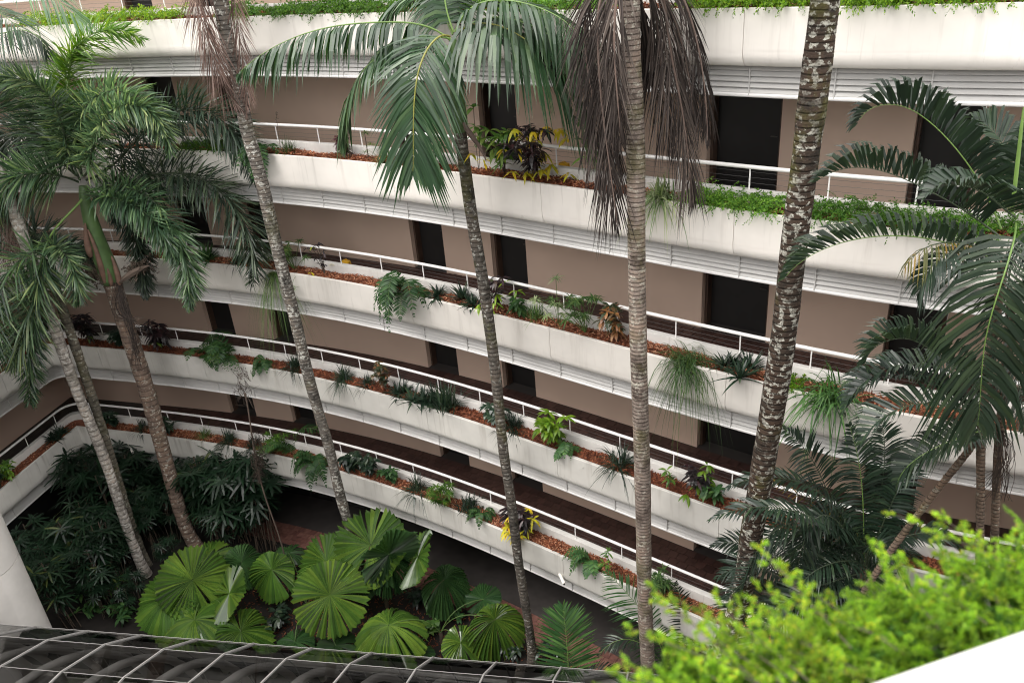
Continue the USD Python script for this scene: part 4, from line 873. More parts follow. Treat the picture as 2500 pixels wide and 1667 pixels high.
# upright feather palms rising from the garden
for k, (lbl, px_, Y, L_) in enumerate((
        ("single upright feather frond rising beside the brick path", [(1392, 1700, 13.2), (1387, 1620, 13.3), (1382, 1550, 13.4), (1374, 1482, 13.6)], 13.2, 0.62),
        ("feather palm behind the stout ringed trunk, fronds leaning on the lowest balcony", None, 12.9, 0.5))):
    b0 = at(1392, 1720, Y) if k == 0 else at(1640, 1680, Y)
    T = Thing("feather_palm", lbl, "palm", (b0[0], b0[1], 0))
    T.part("stem", trunk([(b0[0], b0[1], 0), (b0[0] + 0.02, b0[1], b0[2] * 0.5), b0], 0.06, 0.04, 0.07), "slim_stem_bark", 60)
    if k == 0:
        sp = [dict(p=[(b + (c,) if False else b) for b in px_ for c in (0,)], face=0.95, vee=0.0, L=0.85, w=0.055, n=58, droop=0.1, sweep0=0.3, sweep1=1.1, tipL=0.55, mat="fern_leaf", rmat="rachis_green"),
              dict(p=[(1392, 1720, 13.2), (1340, 1640, 13.1), (1290, 1650, 13.0), (1250, 1710, 13.0)], L=0.4), dict(p=[(1392, 1720, 13.2), (1440, 1640, 13.1), (1500, 1640, 13.0), (1540, 1700, 13.0)], L=0.4)]
    else:
        sp = [dict(p=[(1640, 1680, 12.9), (1610, 1570, 13.1), (1550, 1470, 13.3), (1505, 1420, 13.5), (1480, 1395, 13.6)], face=0.9, L=0.8, mat="fern_leaf"),
              dict(p=[(1640, 1680, 12.9), (1670, 1560, 12.9), (1665, 1480, 12.9), (1650, 1420, 12.9)], face=0.6, L=0.5),
              dict(p=[(1640, 1680, 12.9), (1580, 1580, 12.7), (1520, 1560, 12.6), (1460, 1600, 12.5)], L=0.5),
              dict(p=[(1640, 1680, 12.9), (1690, 1580, 12.7), (1740, 1560, 12.6), (1800, 1600, 12.5)], L=0.5),
              dict(p=[(1640, 1680, 12.9), (1700, 1540, 13.1), (1750, 1480, 13.2), (1800, 1470, 13.2)], L=0.5)]
    palm_fronds(T, sp, dict(w=0.032, n=46, droop=0.3, vee=0.25, sweep0=0.3, sweep1=1.05, rr=0.014), "dark_palm_leaf", "rachis_green", 360 + 10 * k)

# ------------------------------------------------------------------ garden floor plants
def petiole(T, hub, foot, parent, r=0.011):
    mid = (hub + foot) / 2 + np.array([0, 0, 0.25 * np.linalg.norm((hub - foot)[:2])])
    T.part("leaf_stalk", tube(spline([foot, mid, hub], 10), r, 6), "stem_green", True, parent=parent)
FANS = [
    ("bright fan palm nearest the glass roof, leftmost of the fan palms", (520, 1500), 0.9, [
        (470, 1415, 98, 1.6, 0.12, .05, "c"), (405, 1462, 84, 1.3, 0.25, .08, "l"), (512, 1358, 64, 1.2, 0.2, .1, "u"), (590, 1372, 62, 1.3, 0.3, .1, "r"), (475, 1512, 92, 1.1, 0.55, .1, "u"), (588, 1540, 80, 0.8, 0.4, .12, "r"), (560, 1448, 78, 1.4, 0.1, .05, "e")]),
    ("fan palm with two large round pleated leaves beside the thin mossy stem", (760, 1510), 0.9, [
        (664, 1390, 70, 1.3, 0.35, .1, "d"), (797, 1372, 90, 1.6, 0.2, .08, "l"), (805, 1452, 102, 1.7, 0.15, .06, "c"), (705, 1350, 42, 0.9, 0.3, .1, "u"), (820, 1575, 58, 0.6, 0.3, .1, "u"), (720, 1565, 52, 0.4, 0.4, .1, "u")]),
    ("tallest fan palm, leaves raised against the lowest balcony", (945, 1480), 1.2, [
        (905, 1330, 108, 2.4, 0.1, .1, "l"), (950, 1352, 92, 2.6, 0.0, .12, "e2"), (1020, 1358, 84, 2.3, 0.15, .1, "e"), (885, 1415, 52, 1.5, 0.5, .1, "u"), (1083, 1415, 74, 1.4, 0.6, .1, "d"), (950, 1372, 60, 2.2, 0.8, .1, "d")]),
    ("fan palm with one umbrella-like drooping leaf and a split leaf near the glass roof", (1080, 1570), 0.8, [
        (949, 1525, 100, 1.4, 0.75, .05, "u"), (1208, 1512, 82, 1.2, 0.55, .05, "d"), (1125, 1568, 64, 0.7, 0.4, .1, "r"), (1010, 1595, 56, 0.6, 0.4, .1, "u"), (1180, 1462, 50, 1.0, 0.1, .1, "u")]),
]
for k, (lbl, foot, z0, lv) in enumerate(FANS):
    rng = np.random.default_rng(500 + k)
    b = gp(*foot, 0.0); T = Thing("fan_palm", lbl, "fan palm", b)
    top = b + np.array([0, 0, z0 * 0.5])
    T.part("stem", tube([b, top], [0.06, 0.05], 10), "stem_brown", True)
    for (u, v, r, z, dr, wv, fc) in lv:
        h = gp(u, v, z); dist = (h - CAM) @ FWD; R = r * dist / F_PX * 0.93
        toc = nz(CAM - h); out = h - b; out[2] = 0; out = nz(out)
        upz = np.array([0, 0, 1.0])
        nrm = {"c": toc * 1.0 + upz * 0.15, "l": toc * 0.8 + upz * 0.4 - RIGHT * 0.45, "r": toc * 0.7 + upz * 0.4 + RIGHT * 0.55, "u": upz * 1.0 + toc * 0.15, "d": toc * 0.8 - upz * 0.25 + out * 0.3, "e": toc * 0.28 - RIGHT * 0.8 + upz * 0.45, "e2": toc * 0.85 - upz * 0.5 + RIGHT * 0.15}[fc]
        nrm = nz(nrm + rng.normal(0, 0.10, 3))
        fp = T.part("fan_leaf", fan(h, nrm, top - h, R, rng, droop=dr, wav=wv, gaps=tuple(rng.uniform(0.05, 0.95, rng.integers(3, 8)))), "fan_leaf" if r > 62 and fc != "e2" and (u, v) != (1083, 1415) else "fan_dark_leaf")
        petiole(T, h, top, fp)
# lady palms: dark understorey at the left
def lady(seed):
    rng = np.random.default_rng(seed); T = None; lv, st = [], []
    for s in range(5):
        h = rng.uniform(1.2, 2.6); a = rng.uniform(0, 6.28); r = rng.uniform(0, 0.25); b = np.array([r * math.cos(a), r * math.sin(a), 0.0])
        tip = b + np.array([rng.normal(0, 0.22), rng.normal(0, 0.22), h]); st.append(tube([b, (b + tip) / 2, tip], 0.014, 5))
        for q in range(6):
            p0 = b + (tip - b) * rng.uniform(0.72, 1.0); aa = rng.uniform(0, 6.28); el = rng.uniform(-0.1, 1.0); ln = rng.uniform(0.25, 0.45)
            dv = np.array([math.cos(aa) * math.cos(el), math.sin(aa) * math.cos(el), math.sin(el)]); hub_ = p0 + dv * ln
            st.append(tube([p0, hub_], 0.005, 3, False))
            nf = rng.integers(7, 10); sp = np.linspace(-2.2, 2.2, nf); hz = nz(np.array([dv[0], dv[1], rng.normal(-0.25, 0.3)])); sd = np.cross(hz, [0, 0, 1.0]); sd = nz(sd); upv = np.cross(sd, hz)
            d = np.cos(sp)[:, None] * hz + np.sin(sp)[:, None] * sd + upv * 0.12
            d = nz(d); wd = nz(np.cross(d, upv))
            lv.append(strips(np.repeat(hub_[None], nf, 0), d, wd, 0.44 * rng.uniform(0.8, 1.1, nf), 0.058, 0.22, (0.45, 1.0, 0.95, 0.4)))
    return join(lv), join(st)
protos = []
def GL(u, v):
    if u < 190: return "dark green lady palm in the thicket beside the round column"
    if u < 345: return "dark green lady palm in the thicket around the foot of the striped trunk"
    if u < 490: return "dark green lady palm in the thicket between the striped and brown ringed trunks"
    return "dark green lady palm under the lowest balcony right of the brown ringed trunk"
spots = [(u, v, 1.25) for v, u0, u1, m in ((1255, 60, 650, 9), (1285, 250, 690, 7), (1325, 60, 330, 5), (1312, 540, 690, 3)) for u in np.linspace(u0, u1, m)]
spots += [(u, v, 0.95) for v, u0, u1, m in ((1375, 90, 320, 4), (1425, 120, 300, 3), (1475, 150, 260, 2), (1520, 180, 215, 1)) for u in np.linspace(u0, u1, m)]
spots += [(345, 1335, .85), (385, 1352, .75), (415, 1340, .75), (400, 1308, .9), (555, 1348, .8), (620, 1348, .8), (440, 1395, .55), (255, 1395, .9), (300, 1425, .65), (330, 1375, .7), (330, 1455, .5), (285, 1470, .6), (220, 1440, .8), (240, 1500, .6), (310, 1500, .45), (180, 1400, .9)]
rng = np.random.default_rng(9); n_l = 0
for i, (u, v, big) in enumerate(spots):
    g_ = gp(u + rng.normal(0, 14), v + rng.normal(0, 8), 0.0); x, y = g_[:2]
    y = min(y, _yc(x)[0] - 0.3)
    if np.hypot(x - cc[0], y - cc[1]) < Rc + 0.3: continue
    if (C0 + LE * 0 - np.array([x, y])) @ NL < 0.4: continue
    sc = rng.uniform(0.85, 1.1) * big
    loc = (x, y, 0.0)
    if len(protos) < 4:
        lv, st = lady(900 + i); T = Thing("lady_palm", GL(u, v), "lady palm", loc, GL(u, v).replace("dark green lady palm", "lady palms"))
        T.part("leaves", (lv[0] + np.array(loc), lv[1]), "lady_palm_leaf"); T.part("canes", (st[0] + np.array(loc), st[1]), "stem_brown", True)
        T.prim.GetAttribute("xformOp:scale").Set(Gf.Vec3f(sc, sc, sc)); protos.append(T)
    else:
        copy(protos[i % 4], GL(u, v), loc, rng.uniform(0, 360), sc, GL(u, v).replace("dark green lady palm", "lady palms"))
# low plants near the glass roof and the path
def single_leaves(name, lbl, cat, b, leaves, mat, stems=None):
    T = Thing(name, lbl, cat, b)
    T.part("leaves", leaves, mat)
    if stems is not None: T.part("stems", stems, "stem_brown", True)
    return T
for k, (u, v, lbl, n, L_, w_, mat, kind) in enumerate([
    (1120, 1520, "small rosette of grey green oval leaves in the mulch before the brick path", 14, 0.24, 0.09, "fern_leaf", "w"),
    (1012, 1475, "low leafy plant in the mulch beneath the tallest fan palm", 26, 0.22, 0.075, "dark_strap_leaf", "s"),
    (1066, 1548, "round leaved plant between the split fan leaf and the umbrella leaf", 26, 0.17, 0.13, "light_leaf", "s"),
    (1350, 1600, "grey leaved low plant at the edge of the bricks beside the upright frond", 30, 0.24, 0.08, "dark_strap_leaf", "s"),
    (1255, 1605, "low plant at the foot of the dark thin trunk", 30, 0.25, 0.07, "dark_strap_leaf", "s"),
    (225, 1500, "green undergrowth shrub along the edge of the glass roof, left", 40, 0.26, 0.07, "fern_leaf", "s"),
    (310, 1510, "leafy undergrowth shrub by the glass roof next to the leftmost fan leaf", 44, 0.26, 0.08, "fern_leaf", "s"),
    (265, 1450, "pale whorled shrub in the dark below the lady palms", 40, 0.34, 0.05, "light_leaf", "s"),
    (690, 1530, "dark shrub between two fan palms near the glass roof", 34, 0.28, 0.08, "dark_strap_leaf", "s"),
    (640, 1560, "dark leafy shrub in front of the split fan leaf", 34, 0.26, 0.08, "lady_palm_leaf", "s")]):
    rng = np.random.default_rng(600 + k); b = gp(u, v, 0.0)
    if kind == "w":
        single_leaves("ground_plant", lbl, "plant", b, whorl(b + [0, 0, 0.25], n, L_, w_, rng, 0.3, 0.2), mat, tube([b, b + [0, 0, 0.25]], 0.01, 5))
    else:
        lv, st = shrub(b, 0.55, max(4, n // 7), rng, L_, w_, 8, 0.7); single_leaves("ground_plant", lbl, "plant", b, lv, mat, st)
# mulch chips on the bed
rng = np.random.default_rng(12); n = 9000
xy = np.stack([rng.uniform(-9, 3, n), rng.uniform(12.3, 20, n)], 1)
ok = xy[:, 1] < _yc(xy[:, 0])[0] - 0.02; xy = xy[ok]; n = len(xy); a = rng.uniform(0, 6.28, n)
d = np.stack([np.cos(a), np.sin(a), rng.normal(0, 0.25, n)], 1); wd = np.stack([-np.sin(a), np.cos(a), rng.normal(0, 0.3, n)], 1)
single("bark_mulch", strips(np.c_[xy, rng.uniform(-0.012, 0.02, n)], d, wd, rng.uniform(0.03, 0.09, n), 0.022, 0, (1, 1)), "bark_chips", "red brown bark mulch on the garden bed under the fan palms", "mulch", kind="stuff")
# thin stem with dry aerial roots between the balconies
P = [gp(705, 1445, 0), at(688, 1330, 18.6), at(650, 1220, 18.6), at(628, 1140, 18.6), at(612, 1040, 18.5), at(598, 960, 18.3)]
T = Thing("dry_climber", "thin dark stem with dry shaggy growth hanging past the two lowest balconies", "plant", P[0])
T.part("stem", tube(spline(P, 24), 0.022, 6), "dry_root", True)
rng = np.random.default_rng(15); m = []
for (cx, cy, n, w_, h_) in ((628, 1110, 170, 12, 60), (590, 935, 60, 14, 40)):
    for i in range(n):
        q = at(cx + rng.normal(0, w_ * .6), cy + rng.uniform(-h_, h_), 18.5); m.append(tube([q, q + rng.normal(0, 0.07, 3) - [0, 0, 0.08], q + rng.normal(0, 0.1, 3) - [0, 0, 0.25]], [0.008, 0.006, 0.003], 3, False))
    T.part("dry_growth", join(m), "dry_root"); m = []

# ------------------------------------------------------------------ planters: mulch and plants
def s_at(u, k, o=0.28):
    ss = np.linspace(0.3, SEND - 0.3, 1500); q = proj(pos(ss, o, lev(k)))
    return float(np.interp(u, q[:, 0], ss))
MNAME = {1: "uppermost", 2: "second", 3: "third", 4: "fourth", 5: "lowest"}
for k in range(1, 6):
    zt = lev(k); rng = np.random.default_rng(700 + k)
    T = Thing("bark_mulch", f"red bark chips filling the planter of the {MNAME[k]} curved balcony", "mulch", (C0[0], C0[1], zt), kind="stuff")
    sts = path(rf=0.1, n=180)
    T.part("mulch_bed", sweep([(0.085, -0.10), (0.085, -0.6), (0.465, -0.6), (0.465, -0.03), (0.36, -0.015), (0.25, -0.02), (0.15, -0.055)], sts, zt), "black_soil", 50)
    n = 15000; s = rng.uniform(0.2, 28, n); o = rng.uniform(0.09, 0.46, n); a = rng.uniform(0, 6.28, n)
    hump = 0.035 * np.sin(s * 3.1 + k) * np.sin(s * 1.3) + rng.uniform(-0.005, 0.03, n)
    b = pos(s, o, zt - 0.025 + hump + 0.05 * np.sin((o - 0.09) / 0.37 * np.pi))
    d = nz(np.stack([np.cos(a), np.sin(a), rng.normal(0, 0.4, n)], 1)); wd = nz(np.stack([-np.sin(a), np.cos(a), rng.normal(0, 0.5, n)], 1))
    cm = strips(b, d, wd, rng.uniform(0.03, 0.085, n), rng.uniform(0.012, 0.03, n), 0, (1, 0.8))
    n2 = 2500; tau = rng.uniform(0, 9, n2); c2 = np.array([lpos(t, oo, zt - 0.02) for t, oo in zip(tau, rng.uniform(0.09, 0.46, n2))])
    a = rng.uniform(0, 6.28, n2); d = np.stack([np.cos(a), np.sin(a), rng.normal(0, .4, n2)], 1); wd = np.stack([-np.sin(a), np.cos(a), rng.normal(0, .5, n2)], 1)
    T.part("bark_chips", join([cm, strips(c2, d, wd, rng.uniform(0.03, 0.085, n2), 0.02, 0, (1, 0.8))]), "bark_chips")

def sprigs(bs, outs, rng, L, leafl, nl, w, up=0.9, droop=0.9):
    """Ferny trailing shoots: a curved axis set with many small leaflets."""
    n = len(bs); a = rng.uniform(0, 6.28, n); dirs = nz(np.stack([np.cos(a), np.sin(a), rng.uniform(0.2, 1.4, n)], 1) + outs * rng.uniform(0, 1.2, n)[:, None])
    Ls = L * rng.uniform(0.5, 1.1, n); u = np.linspace(0.1, 1, nl)
    c = bs[:, None] + dirs[:, None] * (Ls[:, None] * u)[..., None]; c[..., 2] -= (Ls * rng.uniform(0.4, 1.2, n) * droop)[:, None] * u ** 2 * 0.7
    T_ = nz(np.gradient(c, axis=1)); P_ = c.reshape(-1, 3); TT = T_.reshape(-1, 3); m = len(P_)
    rv = rng.normal(0, 1, (m, 3)); sd = nz(rv - TT * np.sum(rv * TT, 1)[:, None])
    d = nz(sd * 0.8 + TT * 0.6); wd = nz(np.cross(d, rng.normal(0, 1, (m, 3))))
    ll = leafl * rng.uniform(0.6, 1.2, m) * np.tile(np.interp(u, [0, .5, 1], [0.8, 1.1, 0.6]), n)
    return strips(P_, d, wd, ll, w, 0.2, (0.5, 1.0, 0.0))
def planter_hedge(lbl, k, u0, u1, dens, mat, h=0.30, L=0.42, seed=0, s0=None, s1=None, leafl=0.05):
    rng = np.random.default_rng(seed); a = s_at(u0, k) if s0 is None else s0; b = s_at(u1, k) if s1 is None else s1
    n = int((b - a) * dens); s = rng.uniform(a, b, n); o = rng.uniform(0.02, 0.42, n)
    base_ = pos(s, o, lev(k)); _, _, nn = base(s)
    lump = 0.5 + 0.5 * np.sin(s * 4.0 + seed) * np.sin(s * 1.7 + seed * 2)
    base_[:, 2] += rng.uniform(-0.06, 1, n) * h * (0.35 + 0.65 * lump) * np.interp(o, [0, .2, .42], [0.3, 1, 0.8])
    outs = -np.concatenate([nn, np.zeros((n, 1))], 1) * np.interp(o, [0, .42], [1, 0.2])[:, None]
    v, f = sprigs(base_, outs, rng, L, leafl, 18, 0.02)
    T = Thing("fern_hedge", lbl, "hedge", pos(np.array((a + b) / 2), 0.25, lev(k) - 0.05))
    T.part("foliage", (v, f), mat)
    m = [tube([pos(np.array(x), oo, lev(k) - 0.05), pos(np.array(x + 0.05), oo - 0.02, lev(k) + h * 0.6)], 0.004, 3, False) for x, oo in zip(rng.uniform(a, b, 30), rng.uniform(0.1, 0.4, 30))]
    T.part("stems", join(m), "stem_brown")
planter_hedge("bright ferny hedge on the uppermost balcony behind the pale young frond", 1, 60, 455, 130, "bright_hedge", seed=1)
planter_hedge("round ferny bush on the uppermost balcony just right of the pinkish dry fronds", 1, 560, 640, 200, "fern_hedge", 0.26, seed=2)
planter_hedge("long ferny hedge on the uppermost balcony above the middle palm's left frond", 1, 668, 1010, 190, "fern_hedge", 0.26, seed=3)
planter_hedge("ferny hedge on the uppermost balcony behind the middle palm crown", 1, 1040, 1500, 130, "fern_hedge", 0.2, seed=4)
planter_hedge("bright ferny hedge on the uppermost balcony, upper right, spilling over the rim", 1, 1690, 2600, 210, "bright_hedge", 0.24, seed=5, s1=26.0)
planter_hedge("trailing fern hedge on the second balcony behind the foxtail's dark frond", 2, 455, 575, 150, "fern_hedge", 0.2, seed=6)
planter_hedge("low fern hedge on the second balcony left of the lichened trunk", 2, 1690, 1915, 230, "fern_hedge", 0.28, seed=7)
planter_hedge("low fern hedge on the second balcony right of the lichened trunk", 2, 1960, 2350, 200, "fern_hedge", 0.28, seed=8, s1=25.0)
planter_hedge("green fern hedge on the third balcony left of the green crownshaft", 3, 60, 215, 170, "fern_hedge", 0.2, seed=9, s0=0.4)
planter_hedge("small bright fern tuft on the third balcony at the right side of the lichened trunk", 3, 1915, 1965, 230, "bright_hedge", 0.12, 0.2, seed=10)

def spot(u, k, o=0.27):
    s = s_at(u, k); b = pos(np.array(s), o, lev(k) - 0.03); n = base(np.array([s]))[2][0]
    return b, math.atan2(-n[1], -n[0])
def P_fern(b, az, rng, sz, n, mat="fern_leaf", hang=0.5, upright=0.3):
    ms = []; ri = []
    for i in range(n):
        a = az + rng.uniform(-1.9, 1.9); L = sz * rng.uniform(0.7, 1.05); up_ = rng.uniform(0.15, 0.15 + upright * 2)
        h = np.array([math.cos(a), math.sin(a), 0]); p = [b, b + h * L * 0.45 + [0, 0, L * up_], b + h * L * 0.95 + [0, 0, L * (up_ - hang * rng.uniform(0.6, 1.5))]]
        (v, f), c = frond(p, L * 0.24, 0.024 + 0.012 * sz, n=26, droop=0.15, vee=0.05, t0=0.15, sweep0=0.2, sweep1=0.7, seed=int(rng.integers(1e6)), tipL=0.25)
        ms.append((v, f)); ri.append(tube(c[::20], 0.005, 4, False))
    return join(ms), join(ri)
PLANTS = [
 # level, u, kind, size, label
 (2, 652, "fernhang", 0.62, "light green fern drooping over the second balcony's rim beside the slender leaning trunk"),
 (2, 708, "grass", 0.38, "thin grass tuft on the second balcony just right of the slender trunk"),
 (2, 690, "stalk", 0.75, "single bare seed stalk standing on the second balcony against its rail"),
 (2, 852, "red", 0.36, "dark red croton on the second balcony beside the hanging green frond"),
 (2, 903, "spiky", 0.42, "light green spiky dracaena on the second balcony next to the red croton"),
 (2, 945, "grass", 0.42, "grassy green shrub on the second balcony left of the broad hanging frond"),
 (2, 1062, "broad", 0.40, "leafy green plant on the second balcony hidden behind the broad frond's edge"),
 (2, 1172, "sapling", 0.85, "tall light green sapling on the second balcony next to the middle trunk"),
 (2, 1190, "yellow", 0.20, "small yellow leaved seedling on the second balcony right of the middle trunk"),
 (2, 1236, "broadlight", 0.62, "light green croton with long leaves on the second balcony below the rail"),
 (2, 1312, "croton", 0.72, "big dark croton with bright yellow leaves on the second balcony"),
 (2, 1436, "sapling", 0.80, "green sapling on the second balcony beside the dead brown fronds"),
 (2, 1625, "spider", 0.60, "variegated spider plant spilling over the second balcony's rim"),
 (3, 512, "agave", 0.42, "blue green agave rosette on the third balcony below the foxtail fronds"),
 (3, 655, "papyrus", 0.36, "small umbrella grass left of the slender trunk on the third balcony"),
 (3, 722, "papyrusbig", 0.50, "bushy umbrella grass right of the slender trunk on the third balcony"),
 (3, 738, "hangtuft", 0.32, "spiky tuft hanging below the third balcony's rim by the slender trunk"),
 (3, 688, "weep", 0.85, "weeping grass hanging down the slender trunk from the third balcony"),
 (3, 796, "darkthin", 0.60, "sparse dark croton with a few yellow leaves on the third balcony"),
 (3, 1005, "fernhang", 0.80, "large fern arching over the third balcony's rim, middle of the picture"),
 (3, 1120, "bromeliad", 0.36, "dark bromeliad on the third balcony just right of the large fern"),
 (3, 1163, "bromeliad", 0.28, "small dark bromeliad on the third balcony touching the middle trunk"),
 (3, 1222, "crotongreen", 0.60, "dark croton with green and yellow leaves right of the middle trunk, third balcony"),
 (3, 1312, "grass", 0.50, "thin wispy grass on the third balcony between croton and umbrella grass"),
 (3, 1366, "papyrustall", 0.62, "tall umbrella grass with pale lower leaves on the third balcony"),
 (3, 1432, "papyrusbig", 0.66, "largest umbrella grass bush on the third balcony"),
 (3, 1512, "orange", 0.52, "croton with orange and dark leaves left of the stout trunk, third balcony"),
 (3, 1690, "weepgrass", 0.75, "weeping green grass pouring over the third balcony right of the stout trunk"),
 (3, 1838, "bromeliad", 0.45, "spiky bromeliad on the third balcony left of the lichened trunk"),
 (3, 2035, "strap", 0.80, "large strap leaved clump hanging over the third balcony right of the lichened trunk"),
 (4, 235, "cordyline", 0.62, "dark cordyline left of the brown ringed trunk on the fourth balcony"),
 (4, 398, "cordyline", 0.58, "dark cordyline right of the brown ringed trunk on the fourth balcony"),
 (4, 500, "fernleft", 0.70, "dark green fern frond reaching left over the fourth balcony's rim"),
 (4, 575, "fernbroad", 0.75, "broad bright green tree fern frond on the fourth balcony"),
 (4, 722, "darkgrass", 0.42, "dark spiky grass beside the slender trunk on the fourth balcony"),
 (4, 843, "darkgrass", 0.48, "dark grass tuft on the fourth balcony right of the slender trunk"),
 (4, 946, "brownbush", 0.52, "brownish round bush on the fourth balcony"),
 (4, 986, "bromeliad", 0.36, "dark bromeliad right beside the brownish bush, fourth balcony"),
 (4, 1032, "bromeliad", 0.38, "dark bromeliad between the brownish bush and the tall dark straps"),
 (4, 1095, "darkstrap", 0.58, "tall dark strap leaved clump left of the middle trunk on the fourth balcony"),
 (4, 1258, "darkgrass", 0.42, "dark spiky clump right of the middle trunk on the fourth balcony"),
 (4, 1358, "lime", 0.52, "vivid lime green leafy plant on the fourth balcony"),
 (4, 1388, "fernsmall", 0.30, "small fern at the rim below the lime green plant"),
 (4, 1516, "darkgrass", 0.55, "dark grass clump left of the stout trunk on the fourth balcony"),
 (4, 1643, "seedling", 0.28, "small seedling with splayed leaves right of the stout trunk, fourth balcony"),
 (4, 1715, "crotongreen", 0.50, "green and yellow croton left of the lichened trunk, fourth balcony"),
 (5, 285, "darkshrub", 0.42, "dark shrub beside the striped trunk on the lowest balcony"),
 (5, 412, "darkshrub", 0.40, "dark shrub right of the brown ringed trunk on the lowest balcony"),
 (5, 505, "grass", 0.36, "dark wispy grass on the lowest balcony below its rail"),
 (5, 562, "darkgrass", 0.42, "dark spiky tuft hanging over the lowest balcony's rim"),
 (5, 622, "darkgrass", 0.36, "dark grass on the lowest balcony at the dry climber"),
 (5, 682, "papyrusbig", 0.42, "umbrella grass left of the slender trunk on the lowest balcony"),
 (5, 722, "fernup", 0.70, "long toothed fern frond standing up on the lowest balcony"),
 (5, 778, "fernhang", 0.55, "fern hanging over the lowest balcony's rim at the slender trunk"),
 (5, 905, "darkshrub", 0.45, "dark leafy shrub on the lowest balcony right of the slender trunk"),
 (5, 1022, "darkgrass", 0.50, "dark spiky grass on the lowest balcony beside a patch of mulch"),
 (5, 1098, "papyrusbig", 0.42, "umbrella grass on the lowest balcony left of the middle trunk"),
 (5, 1283, "croton", 0.45, "dark croton with a yellow shoot right of the middle trunk, lowest balcony"),
 (5, 1447, "fernsmall", 0.42, "small dark fern on the lowest balcony left of the stout trunk"),
 (5, 1492, "seedling", 0.38, "thin seedling by the kerb of the lowest balcony left of the stout trunk"),
 (3, 585, "darkgrass", 0.34, "dark tuft on the third balcony under the foxtail's dark frond tips"),
 (3, 1075, "bromeliad", 0.30, "small bromeliad on the third balcony between the large fern and another bromeliad"),
 (3, 1275, "broad", 0.30, "low leafy plant on the third balcony left of the wispy grass"),
 (3, 1775, "bromeliad", 0.28, "small dark bromeliad on the third balcony right of the weeping grass"),
 (4, 305, "darkshrub", 0.36, "dark shrub on the fourth balcony hidden beside the brown ringed trunk"),
 (4, 650, "fernsmall", 0.30, "small fern on the fourth balcony right of the broad tree fern"),
 (4, 900, "darkgrass", 0.30, "low dark tuft on the fourth balcony left of the brownish bush"),
 (4, 1062, "darkstrap", 0.46, "dark strap leaved plant squeezed left of the tallest strap clump, fourth balcony"),
 (4, 1215, "darkshrub", 0.32, "dark low shrub on the fourth balcony touching the middle trunk's right side"),
 (4, 1745, "broad", 0.36, "leafy plant on the fourth balcony right behind the lichened trunk"),
 (5, 350, "darkgrass", 0.34, "dark tuft on the lowest balcony between striped and brown ringed trunks"),
 (5, 862, "darkshrub", 0.34, "dark shrub on the lowest balcony nearest the slender trunk's right side"),
 (5, 960, "broad", 0.30, "low green plant on the lowest balcony between dark shrub and spiky grass"),
 (5, 1148, "darkstrap", 0.36, "dark straps on the lowest balcony between umbrella grass and middle trunk"),
 (5, 1180, "fernsmall", 0.30, "small fern on the lowest balcony just left of the middle trunk"),
 (5, 1622, "papyrusbig", 0.46, "umbrella grass right of the stout trunk on the lowest balcony"),
]
